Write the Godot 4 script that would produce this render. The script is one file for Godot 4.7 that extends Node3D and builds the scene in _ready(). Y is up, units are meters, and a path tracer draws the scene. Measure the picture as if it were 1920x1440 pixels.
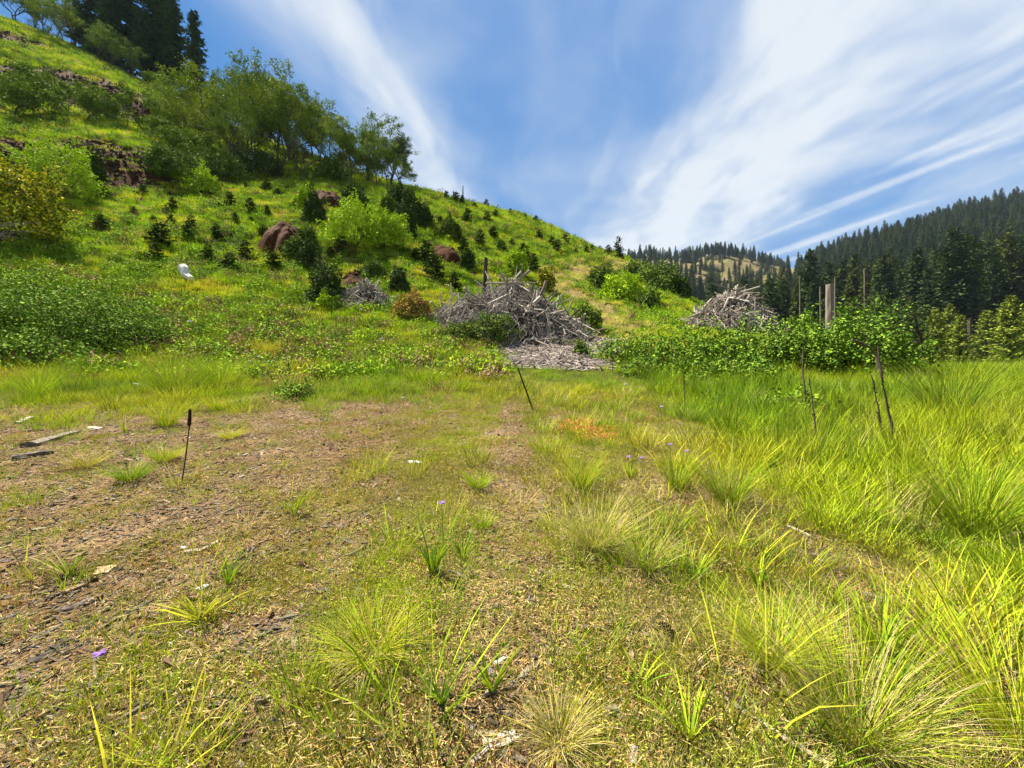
extends Node3D
# A logged hillside in spring: meadow track, slash piles, grassy cut slope with saplings, conifer forest across the valley.
# Units are metres, y up, the viewer stands at the origin and looks along -z. The meadow climbs gently away from the viewer.

const F := 745.0          # focal length of the photograph in its own pixels (1920 wide)
const EYE := 1.5
const SLOPE := 0.161      # the meadow's rise
const NT := 640           # samples along each terrain profile
const LD0 := -1.6
const LD1 := 7.7

var rng := RandomNumberGenerator.new()
var nz := FastNoiseLite.new()
var nf := FastNoiseLite.new()
var taken := {}
var mats := {}
var cols_px := PackedFloat32Array()
var cols_t := []
var road := PackedVector2Array()
var dirt_spots := []      # Vector3(x, z, radius)
var apron := []           # the same, of the chips round the larger slash pile

# ------------------------------------------------------------------ mesh builder
class MB:
	var v := PackedVector3Array()
	var c := PackedColorArray()
	var ix := PackedInt32Array()
	func tri(a: Vector3, b: Vector3, d: Vector3, col: Color) -> void:
		var n := v.size()
		v.push_back(a); v.push_back(b); v.push_back(d)
		c.push_back(col); c.push_back(col); c.push_back(col)
		ix.push_back(n); ix.push_back(n + 1); ix.push_back(n + 2)
	func quad(a: Vector3, b: Vector3, d: Vector3, e: Vector3, col: Color) -> void:
		var n := v.size()
		v.push_back(a); v.push_back(b); v.push_back(d); v.push_back(e)
		c.push_back(col); c.push_back(col); c.push_back(col); c.push_back(col)
		ix.push_back(n); ix.push_back(n + 1); ix.push_back(n + 2)
		ix.push_back(n); ix.push_back(n + 2); ix.push_back(n + 3)
	func leaf(p: Vector3, along: Vector3, across: Vector3, l: float, w: float, col: Color, fold := 0.0) -> void:
		var mid := p + along * (l * 0.45)
		var up := along.cross(across) * (fold * w)
		quad(p, mid + across * (w * 0.5) + up, p + along * l, mid - across * (w * 0.5) + up, col)
	func tube(pts: PackedVector3Array, rad: PackedFloat32Array, sides: int, col: Color, jitter := 0.0, r: RandomNumberGenerator = null) -> void:
		var n0 := v.size()
		var m := pts.size()
		for k in m:
			var t: Vector3 = (pts[mini(k + 1, m - 1)] - pts[maxi(k - 1, 0)]).normalized()
			var a: Vector3 = t.cross(Vector3(0.31, 0.17, 0.93) if absf(t.z) < 0.9 else Vector3(1, 0, 0)).normalized()
			var b: Vector3 = t.cross(a)
			for s in sides:
				var an := TAU * s / sides
				var rr: float = rad[k] * (1.0 + (r.randf_range(-jitter, jitter) if r else 0.0))
				v.push_back(pts[k] + (a * cos(an) + b * sin(an)) * rr)
				c.push_back(col)
		for k in m - 1:
			for s in sides:
				var s2 := (s + 1) % sides
				var i0 := n0 + k * sides
				ix.push_back(i0 + s); ix.push_back(i0 + s2); ix.push_back(i0 + sides + s2)
				ix.push_back(i0 + s); ix.push_back(i0 + sides + s2); ix.push_back(i0 + sides + s)
		for e in [0, m - 1]:
			var nn := v.size()
			v.push_back(pts[e]); c.push_back(col)
			for s in sides:
				ix.push_back(nn); ix.push_back(n0 + e * sides + s); ix.push_back(n0 + e * sides + (s + 1) % sides)
	func mesh() -> ArrayMesh:
		var arr := []
		arr.resize(Mesh.ARRAY_MAX)
		arr[Mesh.ARRAY_VERTEX] = v
		arr[Mesh.ARRAY_COLOR] = c
		arr[Mesh.ARRAY_INDEX] = ix
		var m := ArrayMesh.new()
		m.add_surface_from_arrays(Mesh.PRIMITIVE_TRIANGLES, arr)
		return m

# ------------------------------------------------------------------ naming helpers
func numbered(called: String) -> String:
	if not taken.has(called):
		taken[called] = 0
		return called
	taken[called] += 1
	return "%s_%03d" % [called, taken[called]]

func tag(o: Node, label := "", category := "", group := "", kind := "") -> Node:
	if label: o.set_meta("label", label)
	if category: o.set_meta("category", category)
	if group: o.set_meta("group", group)
	if kind: o.set_meta("kind", kind)
	return o

func thing(called: String, label: String, category: String, at := Vector3.ZERO, turn := 0.0, group := "") -> Node3D:
	var o := Node3D.new()
	o.name = numbered(called)
	add_child(o)
	o.position = at
	o.rotation.y = turn
	tag(o, label, category, group)
	return o

func part(called: String, mesh: Mesh, mat: Material, parent: Node) -> MeshInstance3D:
	var o := MeshInstance3D.new()
	o.name = called if parent != self else numbered(called)
	o.mesh = mesh
	o.material_override = mat
	parent.add_child(o, true)
	return o

func copy(o: Node3D, at: Vector3, turn: float, size: Vector3, label := "", group := "") -> Node3D:
	var c: Node3D = o.duplicate()
	c.name = numbered(str(o.get_meta("base_name")))
	add_child(c)
	c.position = at
	c.rotation = Vector3(0, turn, 0)
	c.scale = size
	if label: c.set_meta("label", label)
	if group: c.set_meta("group", group)
	return c

# ------------------------------------------------------------------ materials
func lin(r: float, g: float, b: float) -> Color:
	return Color(r, g, b).linear_to_srgb()

func noise_tex(size: int, freq: float, oct: int, lo: Color, hi: Color, seed_: int, warp := false) -> NoiseTexture2D:
	var n := FastNoiseLite.new()
	n.seed = seed_
	n.frequency = freq
	n.fractal_octaves = oct
	n.noise_type = FastNoiseLite.TYPE_SIMPLEX_SMOOTH
	n.domain_warp_enabled = warp
	var g := Gradient.new()
	g.set_color(0, lo)
	g.set_color(1, hi)
	var t := NoiseTexture2D.new()
	t.width = size; t.height = size
	t.seamless = true
	t.noise = n
	t.color_ramp = g
	return t

func leaf_mat(called: String, back: float, rough := 0.75, spec := 0.25) -> StandardMaterial3D:
	var m := StandardMaterial3D.new()
	m.resource_name = called
	m.vertex_color_use_as_albedo = true
	m.cull_mode = BaseMaterial3D.CULL_DISABLED
	m.roughness = rough
	m.metallic_specular = spec
	if back > 0.0:
		m.backlight_enabled = true
		m.backlight = Color(back, back, back * 0.8)
	return m

func wood_mat(called: String, col: Color, lo := 0.55, stretch := Vector3(3, 14, 3)) -> StandardMaterial3D:
	var m := StandardMaterial3D.new()
	m.resource_name = called
	m.albedo_color = col
	m.vertex_color_use_as_albedo = true
	m.albedo_texture = noise_tex(256, 0.02, 4, Color(lo, lo, lo), Color.WHITE, 31)
	m.uv1_triplanar = true
	m.uv1_scale = stretch
	m.roughness = 0.9
	m.metallic_specular = 0.2
	m.heightmap_enabled = true
	m.heightmap_texture = noise_tex(256, 0.03, 4, Color.BLACK, Color.WHITE, 33)
	m.heightmap_scale = 1.0
	return m

# ------------------------------------------------------------------ terrain
func build_profiles() -> void:
	# each profile: column, then pairs of (distance, row where that piece of ground shows)
	var C := [
		[-260, [8, 720, 11, 640, 14, 550, 18, 450, 24, 350, 32, 260, 42, 180, 55, 100, 72, 20, 95, -60, 120, -70, 170, 0, 400, 200, 1500, 500]],
		[0, [8, 735, 11, 665, 14, 590, 18, 500, 24, 415, 32, 342, 37, 318, 38.5, 268, 48, 226, 60, 168, 62, 128, 78, 80, 80, 62, 95, 36, 120, 32, 170, 90, 400, 240, 1500, 500]],
		[100, [8, 737, 11, 680, 14, 612, 18, 525, 24, 440, 32, 365, 38, 328, 40, 272, 50, 232, 61, 188, 63, 142, 80, 92, 97, 75, 120, 70, 170, 130, 400, 280, 1500, 500]],
		[200, [8, 738, 11, 690, 14, 635, 18, 550, 24, 462, 32, 388, 40, 345, 41.5, 284, 52, 243, 62, 214, 64, 168, 82, 130, 98, 122, 120, 120, 170, 180, 400, 300, 1500, 500]],
		[300, [8, 739, 11, 697, 14, 640, 19, 555, 25, 468, 33, 395, 42, 345, 43.2, 308, 53, 268, 64, 238, 65.5, 205, 84, 180, 100, 176, 170, 230, 400, 330, 1500, 500]],
		[400, [8, 740, 11, 703, 15, 632, 20, 552, 26, 476, 34, 405, 44, 358, 55, 310, 70, 262, 92, 226, 120, 226, 170, 270, 400, 360, 1500, 500]],
		[600, [8, 740, 11, 705, 15, 650, 20, 590, 26, 520, 34, 440, 43, 388, 55, 347, 70, 318, 85, 304, 120, 312, 170, 360, 400, 420, 1500, 520]],
		[780, [8, 740, 12, 690, 16, 645, 20, 597, 27, 524, 36, 455, 46, 406, 58, 374, 72, 358, 100, 375, 170, 440, 400, 470, 1500, 520]],
		[900, [8, 740, 12, 692, 16, 655, 20, 622, 26, 568, 34, 503, 44, 455, 56, 416, 74, 390, 100, 400, 170, 460, 400, 490, 1500, 530]],
		[1000, [8, 740, 12, 690, 16, 656, 20, 630, 26, 588, 34, 538, 44, 494, 58, 450, 75, 421, 92, 413, 130, 440, 400, 500, 1500, 540]],
		[1100, [8, 740, 12, 690, 16, 657, 20, 634, 26, 602, 34, 562, 43, 527, 46, 512, 58, 489, 76, 467, 90, 462, 130, 490, 400, 530, 1500, 560]],
		[1180, [8, 740, 12, 690, 16, 657, 20, 636, 26, 608, 34, 574, 44, 540, 58, 511, 64, 497, 78, 492, 95, 505, 130, 545, 250, 560, 400, 540, 550, 506, 650, 494, 900, 530, 1500, 570]],
		[1260, [8, 740, 12, 690, 16, 658, 20, 638, 26, 612, 34, 582, 44, 556, 56, 546, 75, 570, 110, 620, 200, 620, 400, 555, 550, 503, 650, 484, 900, 520, 1500, 570]],
		[1340, [8, 740, 12, 690, 16, 659, 20, 641, 26, 622, 34, 602, 44, 592, 52, 596, 75, 640, 110, 655, 200, 635, 400, 560, 550, 505, 650, 482, 900, 520, 1500, 570]],
		[1420, [8, 740, 12, 692, 16, 663, 20, 647, 26, 632, 32, 630, 42, 648, 60, 680, 110, 668, 250, 620, 400, 562, 550, 512, 650, 487, 900, 520, 1500, 570]],
		[1500, [8, 740, 12, 695, 16, 670, 20, 658, 26, 655, 35, 665, 60, 690, 100, 672, 160, 642, 250, 602, 350, 560, 480, 520, 560, 507, 700, 520, 1500, 570]],
		[1600, [8, 738, 12, 697, 16, 680, 22, 675, 35, 686, 60, 690, 100, 664, 160, 628, 250, 574, 350, 522, 480, 482, 540, 478, 700, 500, 1500, 560]],
		[1700, [8, 736, 10, 714, 14, 698, 20, 692, 35, 698, 60, 690, 100, 656, 160, 610, 250, 545, 350, 490, 470, 453, 520, 450, 700, 480, 1500, 540]],
		[1920, [8, 734, 10, 712, 14, 700, 20, 698, 35, 700, 60, 688, 100, 642, 160, 582, 250, 502, 350, 442, 470, 396, 520, 394, 700, 440, 1500, 520]],
		[2200, [8, 734, 10, 712, 14, 700, 20, 698, 35, 698, 60, 680, 100, 630, 160, 560, 250, 470, 350, 400, 470, 345, 520, 340, 700, 400, 1500, 500]],
	]
	for col in C:
		cols_px.push_back(col[0])
		var xs := PackedFloat32Array([LD0, log(6.0)])
		var ts := PackedFloat32Array([0.0, 0.0])
		var l: Array = col[1]
		for k in range(0, l.size(), 2):
			var d: float = l[k]
			xs.push_back(log(d))
			ts.push_back((600.0 + 1117.5 / d - l[k + 1]) / F)
		var n := xs.size()
		var sl := PackedFloat32Array()
		for k in n - 1:
			sl.push_back((ts[k + 1] - ts[k]) / (xs[k + 1] - xs[k]))
		var tg := PackedFloat32Array()
		for k in n:
			if k == 0 or k == n - 1:
				tg.push_back(0.0)
			else:
				var a := sl[k - 1]
				var b := sl[k]
				tg.push_back(0.0 if a * b <= 0.0 else 2.0 * a * b / (a + b))
		var tab := PackedFloat32Array()
		var j := 0
		for i in NT:
			var x := LD0 + (LD1 - LD0) * i / (NT - 1)
			while j < n - 2 and x > xs[j + 1]:
				j += 1
			var h := xs[j + 1] - xs[j]
			var u := clampf((x - xs[j]) / h, 0.0, 1.0)
			var u2 := u * u
			var u3 := u2 * u
			tab.push_back((2 * u3 - 3 * u2 + 1) * ts[j] + (u3 - 2 * u2 + u) * h * tg[j] + (-2 * u3 + 3 * u2) * ts[j + 1] + (u3 - u2) * h * tg[j + 1])
		cols_t.push_back(tab)

func rise(px: float, d: float) -> float:
	# height of the land over the meadow's plane, in the column px at distance d
	var f := clampf((log(maxf(d, 0.21)) - LD0) / (LD1 - LD0), 0.0, 0.9999) * (NT - 1)
	var i := int(f)
	f -= i
	var n := cols_px.size()
	px = clampf(px, cols_px[0], cols_px[n - 1])
	var j := clampi(cols_px.bsearch(px) - 1, 0, n - 2)
	var x0 := cols_px[j]
	var x1 := cols_px[j + 1]
	var u := (px - x0) / (x1 - x0)
	var ta: PackedFloat32Array = cols_t[maxi(j - 1, 0)]
	var tb: PackedFloat32Array = cols_t[j]
	var tc: PackedFloat32Array = cols_t[j + 1]
	var te: PackedFloat32Array = cols_t[mini(j + 2, n - 1)]
	var a := lerpf(ta[i], ta[i + 1], f)
	var b := lerpf(tb[i], tb[i + 1], f)
	var c := lerpf(tc[i], tc[i + 1], f)
	var e := lerpf(te[i], te[i + 1], f)
	var h := x1 - x0
	var m0 := (c - a) / maxf(x1 - cols_px[maxi(j - 1, 0)], 1.0) * h
	var m1 := (e - b) / maxf(cols_px[mini(j + 2, n - 1)] - x0, 1.0) * h
	var u2 := u * u
	var u3 := u2 * u
	return d * ((2 * u3 - 3 * u2 + 1) * b + (u3 - 2 * u2 + u) * m0 + (-2 * u3 + 3 * u2) * c + (u3 - u2) * m1)

func ground(x: float, z: float) -> float:
	var r := sqrt(x * x + z * z)
	var th := atan2(x, -z)
	var w := 1.0
	var d := -z
	var px := 960.0
	if absf(th) < 1.0:
		px = 960.0 + F * tan(th)
	else:
		d = r * 0.5403
		px = 960.0 + F * 1.5574 * signf(th)
		w = 1.0 - smoothstep(1.2, 2.2, absf(th))
	var y := SLOPE * clampf(-z, -30.0, 1e9)
	if w > 0.0:
		y += rise(px, d) * w
	y += 0.022 * nz.get_noise_2d(x * 90.0, z * 90.0) + 0.05 * nz.get_noise_2d(x * 22.0, z * 22.0)
	if r > 8.0:
		y += minf(r - 8.0, 45.0) * 0.018 * nz.get_noise_2d(x * 9.0 + 40.0, z * 9.0) + minf(r - 8.0, 25.0) * 0.012 * nz.get_noise_2d(x * 30.0, z * 30.0 + 9.0)
	if r > 17.0 and r < 130.0:
		y += 0.24 * smoothstep(17.0, 30.0, r) * nz.get_noise_2d(x * 80.0, z * 80.0 + 77.0)
	if r > 110.0:
		y += minf(r - 110.0, 400.0) * 0.028 * nz.get_noise_2d(x * 1.1, z * 1.1)
	return y

func on(px: float, d: float) -> Vector3:
	var x := (px - 960.0) / F * d
	return Vector3(x, ground(x, -d), -d)

func at(px: float, py: float) -> Vector3:
	# the first piece of ground met when looking that way
	var k := (px - 960.0) / F
	var d := 1.0
	var last := 1.0
	while d < 800.0:
		var y := ground(k * d, -d)
		if 720.0 - F * (y - EYE) / d <= py:
			break
		last = d
		d *= 1.015
	for i in 8:
		var m := (d + last) / 2.0
		if 720.0 - F * (ground(k * m, -m) - EYE) / m <= py:
			d = m
		else:
			last = m
	return Vector3(k * d, ground(k * d, -d), -d)

func dirt(x: float, z: float) -> float:
	var b := 0.0
	for s in dirt_spots:
		var dx: float = x - s.x
		var dz: float = z - s.y
		if absf(dx) < s.z * 1.6 and absf(dz) < s.z * 1.6:
			var q: float = sqrt(dx * dx + dz * dz) / s.z + 0.45 * nz.get_noise_2d(x * 40.0, z * 40.0)
			b = maxf(b, 1.0 - smoothstep(0.7, 1.15, q))
	return b

func chips(x: float, z: float) -> float:
	var b := 0.0
	for s in apron:
		var q: float = Vector2(x - s.x, z - s.y).length() / s.z + 0.3 * nz.get_noise_2d(x * 70.0, z * 70.0)
		b = maxf(b, 1.0 - smoothstep(0.8, 1.1, q))
	return b

func road_near(x: float, z: float) -> float:
	var best := 1e9
	var p := Vector2(x, z)
	for k in road.size() - 1:
		var q := Geometry2D.get_closest_point_to_segment(p, road[k], road[k + 1])
		best = minf(best, p.distance_to(q) / lerpf(0.8, 1.15, clampf((-q.y - 14.0) / 30.0, 0.0, 1.0)))
	return best

func lush(x: float, d: float) -> float:
	var n := nz.get_noise_2d(x * 45.0, d * 45.0)
	var right := smoothstep(2.0, 3.0, x + 0.5 * n - 0.02 * d)
	var back := smoothstep(6.3, 10.0, d + 2.0 * n + clampf(-x - 2.0, 0.0, 5.0) * 0.25)
	return maxf(right, back)

func bare(x: float, d: float) -> float:
	var n := nz.get_noise_2d(x * 60.0 + 300.0, d * 60.0)
	var b := smoothstep(-0.5, -2.4, x + 0.6 * n) * 0.8
	b = maxf(b, exp(-pow((x + 0.05 + 0.12 * n) / 0.3, 2.0)) * 0.9)
	b = maxf(b, exp(-pow((x - 1.95 + 0.15 * n) / 0.22, 2.0)) * 0.7 * (1.0 - smoothstep(4.0, 6.0, d)))
	b = maxf(b, smoothstep(0.15, 0.5, n) * 0.7)
	return b * (1.0 - lush(x, d))

func land_color(x: float, z: float, r: float) -> Color:
	var d := maxf(-z, 0.2)
	var n1 := nz.get_noise_2d(x * 130.0, z * 130.0)
	var n2 := nz.get_noise_2d(x * 17.0 + 70.0, z * 17.0)
	var soil := Color(0.40, 0.29, 0.17).lerp(Color(0.25, 0.17, 0.10), clampf(0.5 + n1 * 1.3, 0.0, 1.0)).lerp(Color(0.30, 0.16, 0.09), clampf(n2 * 1.2, 0.0, 0.6))
	var moss := Color(0.17, 0.19, 0.03).lerp(Color(0.26, 0.22, 0.05), clampf(0.5 + n2, 0.0, 1.0))
	var turf := Color(0.10, 0.135, 0.022).lerp(Color(0.16, 0.17, 0.04), clampf(0.5 + 1.4 * n2, 0.0, 1.0)).lerp(Color(0.12, 0.09, 0.045), clampf(n1 * 1.2 - 0.1, 0.0, 0.7))
	var l := lush(x, d)
	var c := soil.lerp(moss, clampf(0.65 - bare(x, d) + 0.6 * n1, 0.0, 0.8)).lerp(turf, l)
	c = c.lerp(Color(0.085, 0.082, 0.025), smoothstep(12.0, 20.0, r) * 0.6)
	if r > 10.0:
		var q := road_near(x, z)
		if q < 1.4:
			c = c.lerp(Color(0.37, 0.28, 0.125), (1.0 - smoothstep(0.7, 1.3, q + 0.4 * n1)) * clampf((d - 14.0) / 6.0, 0.0, 1.0))
		var b := dirt(x, z)
		if b > 0.0:
			c = c.lerp(Color(0.125, 0.055, 0.024).lerp(Color(0.07, 0.036, 0.02), clampf(0.5 + 1.5 * n1, 0.0, 1.0)), b)
	if r > 9.0 and r < 30.0:
		c = c.lerp(Color(0.27, 0.21, 0.165), chips(x, z))
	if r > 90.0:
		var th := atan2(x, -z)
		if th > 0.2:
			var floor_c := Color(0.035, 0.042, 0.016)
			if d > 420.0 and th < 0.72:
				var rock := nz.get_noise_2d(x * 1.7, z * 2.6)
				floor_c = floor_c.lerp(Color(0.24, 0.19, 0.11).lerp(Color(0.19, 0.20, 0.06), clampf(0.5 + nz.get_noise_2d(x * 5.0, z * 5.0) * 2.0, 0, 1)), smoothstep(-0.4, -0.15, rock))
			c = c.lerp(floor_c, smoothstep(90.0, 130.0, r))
	return c

func build_land() -> void:
	var ths := PackedFloat32Array()
	var t := -PI
	while t < PI - 0.001:
		ths.push_back(t)
		t += 0.0047 if absf(t) < 0.97 else 0.04
	ths.push_back(PI)
	var rs := PackedFloat32Array([0.02])
	var r := 0.35
	while r < 1600.0:
		rs.push_back(r)
		r *= 1.0205
	var v := PackedVector3Array()
	var c := PackedColorArray()
	var ix := PackedInt32Array()
	var nt := ths.size()
	for k in rs.size():
		for j in nt:
			var x := rs[k] * sin(ths[j])
			var z := -rs[k] * cos(ths[j])
			v.push_back(Vector3(x, ground(x, z), z))
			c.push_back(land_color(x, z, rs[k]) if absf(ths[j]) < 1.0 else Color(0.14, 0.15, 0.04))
	for k in rs.size() - 1:
		for j in nt - 1:
			var a := k * nt + j
			ix.push_back(a); ix.push_back(a + nt); ix.push_back(a + nt + 1)
			ix.push_back(a); ix.push_back(a + nt + 1); ix.push_back(a + 1)
	var nrm := PackedVector3Array()
	nrm.resize(v.size())
	for k in range(0, ix.size(), 3):
		var a := ix[k]
		var b := ix[k + 1]
		var e := ix[k + 2]
		var q := (v[e] - v[a]).cross(v[b] - v[a])
		nrm[a] += q; nrm[b] += q; nrm[e] += q
	for k in nrm.size():
		nrm[k] = nrm[k].normalized()
	var arr := []
	arr.resize(Mesh.ARRAY_MAX)
	arr[Mesh.ARRAY_VERTEX] = v
	arr[Mesh.ARRAY_COLOR] = c
	arr[Mesh.ARRAY_NORMAL] = nrm
	arr[Mesh.ARRAY_INDEX] = ix
	var m := ArrayMesh.new()
	m.add_surface_from_arrays(Mesh.PRIMITIVE_TRIANGLES, arr)
	var mat := StandardMaterial3D.new()
	mat.resource_name = "soil"
	mat.vertex_color_use_as_albedo = true
	mat.albedo_texture = noise_tex(1024, 0.03, 5, Color(0.5, 0.48, 0.46), Color(1, 1, 1), 5)
	mat.uv1_triplanar = true
	mat.uv1_world_triplanar = true
	mat.uv1_scale = Vector3(1.3, 1.3, 1.3)
	mat.roughness = 0.95
	mat.metallic_specular = 0.15
	mat.heightmap_enabled = true
	mat.heightmap_texture = noise_tex(1024, 0.05, 5, Color.BLACK, Color.WHITE, 8)
	mat.heightmap_scale = 3.0
	var o := part("ground", m, mat, self)
	tag(o, "sloping meadow, hillside and far mountain ground", "ground", "", "structure")

# ------------------------------------------------------------------ scattered stuff
func put(buf: PackedFloat32Array, p: Vector3, yaw: float, sx: float, sy: float, col: Color) -> void:
	var c := cos(yaw) * sx
	var s := sin(yaw) * sx
	buf.append_array(PackedFloat32Array([c, 0, s, p.x, 0, sy, 0, p.y, -s, 0, c, p.z, col.r, col.g, col.b, 1]))

func put_b(buf: PackedFloat32Array, p: Vector3, b: Basis, col: Color) -> void:
	buf.append_array(PackedFloat32Array([b.x.x, b.y.x, b.z.x, p.x, b.x.y, b.y.y, b.z.y, p.y, b.x.z, b.y.z, b.z.z, p.z, col.r, col.g, col.b, 1]))

func spread(called: String, mesh: Mesh, mat: Material, buf: PackedFloat32Array, label: String, category: String, parent: Node = self) -> void:
	if buf.is_empty():
		return
	var mm := MultiMesh.new()
	mm.transform_format = MultiMesh.TRANSFORM_3D
	mm.use_colors = true
	mm.mesh = mesh
	mm.instance_count = buf.size() / 16
	mm.buffer = buf
	var o := MultiMeshInstance3D.new()
	o.name = numbered(called) if parent == self else called
	o.multimesh = mm
	o.material_override = mat
	parent.add_child(o, true)
	if parent == self:
		tag(o, label, category, "", "stuff")
	else:
		o.set_meta("kind", "stuff")

func tint(base: Color, amount: float) -> Color:
	var k := rng.randf_range(1.0 - amount, 1.0 + amount)
	return Color(base.r * k * rng.randf_range(0.9, 1.1), base.g * k, base.b * k * rng.randf_range(0.85, 1.15))

# a tuft of blades; lean 0 stands straight, 1 lies down
func tuft(count: int, h: float, rad: float, lean: float, w: float, pal: Array, curl := 0.5, segs := 2, hvar := 0.45) -> ArrayMesh:
	var b := MB.new()
	tuft_into(b, Vector3.ZERO, count, h, rad, lean, w, pal, curl, segs, hvar)
	return b.mesh()

func tuft_into(b: MB, o: Vector3, count: int, h: float, rad: float, lean: float, w: float, pal: Array, curl := 0.5, segs := 2, hvar := 0.45) -> void:
	for i in count:
		var an := rng.randf() * TAU
		var rr := sqrt(rng.randf()) * rad
		var p := o + Vector3(cos(an) * rr, -0.01, sin(an) * rr)
		var out_an := an + rng.randf_range(-0.9, 0.9)
		var out := Vector3(cos(out_an), 0, sin(out_an))
		var hh := h * rng.randf_range(1.0 - hvar, 1.0 + hvar * 0.4)
		var ln := lean * rng.randf_range(0.25, 1.2)
		var dir := (Vector3.UP + out * ln).normalized()
		var side := Vector3(-out.z, 0, out.x).rotated(Vector3.UP, rng.randf_range(-1.2, 1.2))
		var col: Color = tint(pal[rng.randi() % pal.size()], 0.22)
		var ww := w * rng.randf_range(0.7, 1.2)
		var n0 := b.v.size()
		for s in segs:
			var tt := float(s) / segs
			var q := p + dir * (hh * tt) + (out * 0.7 - Vector3.UP * 0.3 * lean) * (curl * hh * tt * tt * rng.randf_range(0.8, 1.2))
			var wd := ww * (1.0 - tt * 0.55)
			b.v.push_back(q - side * wd); b.v.push_back(q + side * wd)
			b.c.push_back(col); b.c.push_back(col)
		b.v.push_back(p + dir * hh + (out * 0.7 - Vector3.UP * 0.35 * lean) * (curl * hh))
		b.c.push_back(col)
		for s in segs:
			var a := n0 + s * 2
			if s < segs - 1:
				b.ix.append_array(PackedInt32Array([a, a + 1, a + 3, a, a + 3, a + 2]))
			else:
				b.ix.append_array(PackedInt32Array([a, a + 1, a + 2]))

func rand_dir() -> Vector3:
	var y := rng.randf_range(-1, 1)
	var a := rng.randf() * TAU
	var s := sqrt(1 - y * y)
	return Vector3(cos(a) * s, y, sin(a) * s)

# leaves over and through an uneven dome that stands on the origin
func dome_leaves(b: MB, o: Vector3, rad: Vector3, count: int, size: float, pal: Array, wide := 0.7, lump := 0.35, inner := 0.35, fy := 5.0) -> void:
	var off := rng.randf() * 900.0
	for i in count:
		var dv := rand_dir()
		if dv.y < -0.25:
			dv.y = -dv.y
		var k := 1.0 + lump * nf.get_noise_3d(dv.x * 130 + off, dv.y * 130, dv.z * 130) * 2.0
		var q := k * (1.0 - inner * rng.randf() * rng.randf())
		var p := o + Vector3(dv.x * rad.x, maxf(dv.y, -0.12) * rad.y + 0.14 * rad.y, dv.z * rad.z) * q
		var along := (dv * 0.6 + rand_dir() * 0.8 + Vector3(0, -0.15, 0)).normalized()
		var across := along.cross((dv + Vector3.UP + rand_dir() * 0.9).normalized()).normalized()
		var l := size * rng.randf_range(0.6, 1.35)
		b.leaf(p, along, across, l, l * wide, tint(pal[rng.randi() % pal.size()], 0.2), rng.randf_range(-0.25, 0.25))

func crooked(a: Vector3, z: Vector3, n: int, wob: float) -> PackedVector3Array:
	var p := PackedVector3Array()
	var l := a.distance_to(z)
	var off := Vector3.ZERO
	for k in n + 1:
		var t := float(k) / n
		if k > 0:
			off += rand_dir() * wob * l / n
		p.push_back(a.lerp(z, t) + off * (1.0 if k > 0 else 0.0))
	return p

func tapered(n: int, r0: float, r1: float) -> PackedFloat32Array:
	var p := PackedFloat32Array()
	for k in n + 1:
		p.push_back(lerpf(r0, r1, float(k) / n))
	return p

# ------------------------------------------------------------------ plants
func conifer(called: String, label: String, h: float, rad: float, low: float, whorls: int, sprays: int, size: float, pal: Array, bark: Color, mat: Material, ragged := 0.35) -> Node3D:
	var t := thing(called, label, "tree")
	t.set_meta("base_name", called)
	var tb := MB.new()
	tb.tube(crooked(Vector3(0, -0.6, 0), Vector3(0, h * 0.98, 0), 7, 0.03), tapered(7, h * 0.016, h * 0.002), 7, bark)
	part("trunk", tb.mesh(), mats.bark, t)
	var b := MB.new()
	for w in whorls:
		var f := lerpf(low, 0.985, pow((w + rng.randf()) / whorls, 0.9))
		var y := h * f
		var reach := rad * pow(1.0 - (f - low) / (1.0 - low), 0.75) * rng.randf_range(1.0 - ragged, 1.0 + ragged * 0.5) + rad * 0.06
		if f < low + 0.12:
			reach *= lerpf(0.55, 1.0, (f - low) / 0.12)
		var an := rng.randf() * TAU
		var out := Vector3(cos(an), 0, sin(an))
		var lat := Vector3(-out.z, 0, out.x)
		var droop := lerpf(0.5, -0.35, f) * rng.randf_range(0.6, 1.3)
		var n := maxi(3, int(sprays * (0.35 + reach / rad)))
		for s in n:
			var q := (s + rng.randf()) / n
			var p := Vector3(0, y, 0) + out * (reach * q) + Vector3.UP * (reach * (-droop * q + 0.28 * q * q))
			var sd := 1.0 if rng.randf() < 0.5 else -1.0
			var al := (out * rng.randf_range(0.3, 1.0) + lat * sd * rng.randf_range(0.2, 1.0) + Vector3(0, rng.randf_range(-0.55, 0.2), 0)).normalized()
			var ac := al.cross((Vector3.UP + rand_dir() * 0.7).normalized()).normalized()
			var l := size * rng.randf_range(0.6, 1.3) * (0.55 + 0.6 * reach / rad)
			b.leaf(p, al, ac, l, l * rng.randf_range(0.3, 0.5), tint(pal[rng.randi() % pal.size()], 0.3), rng.randf_range(-0.3, 0.1))
	part("crown", b.mesh(), mat, t)
	return t

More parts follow.
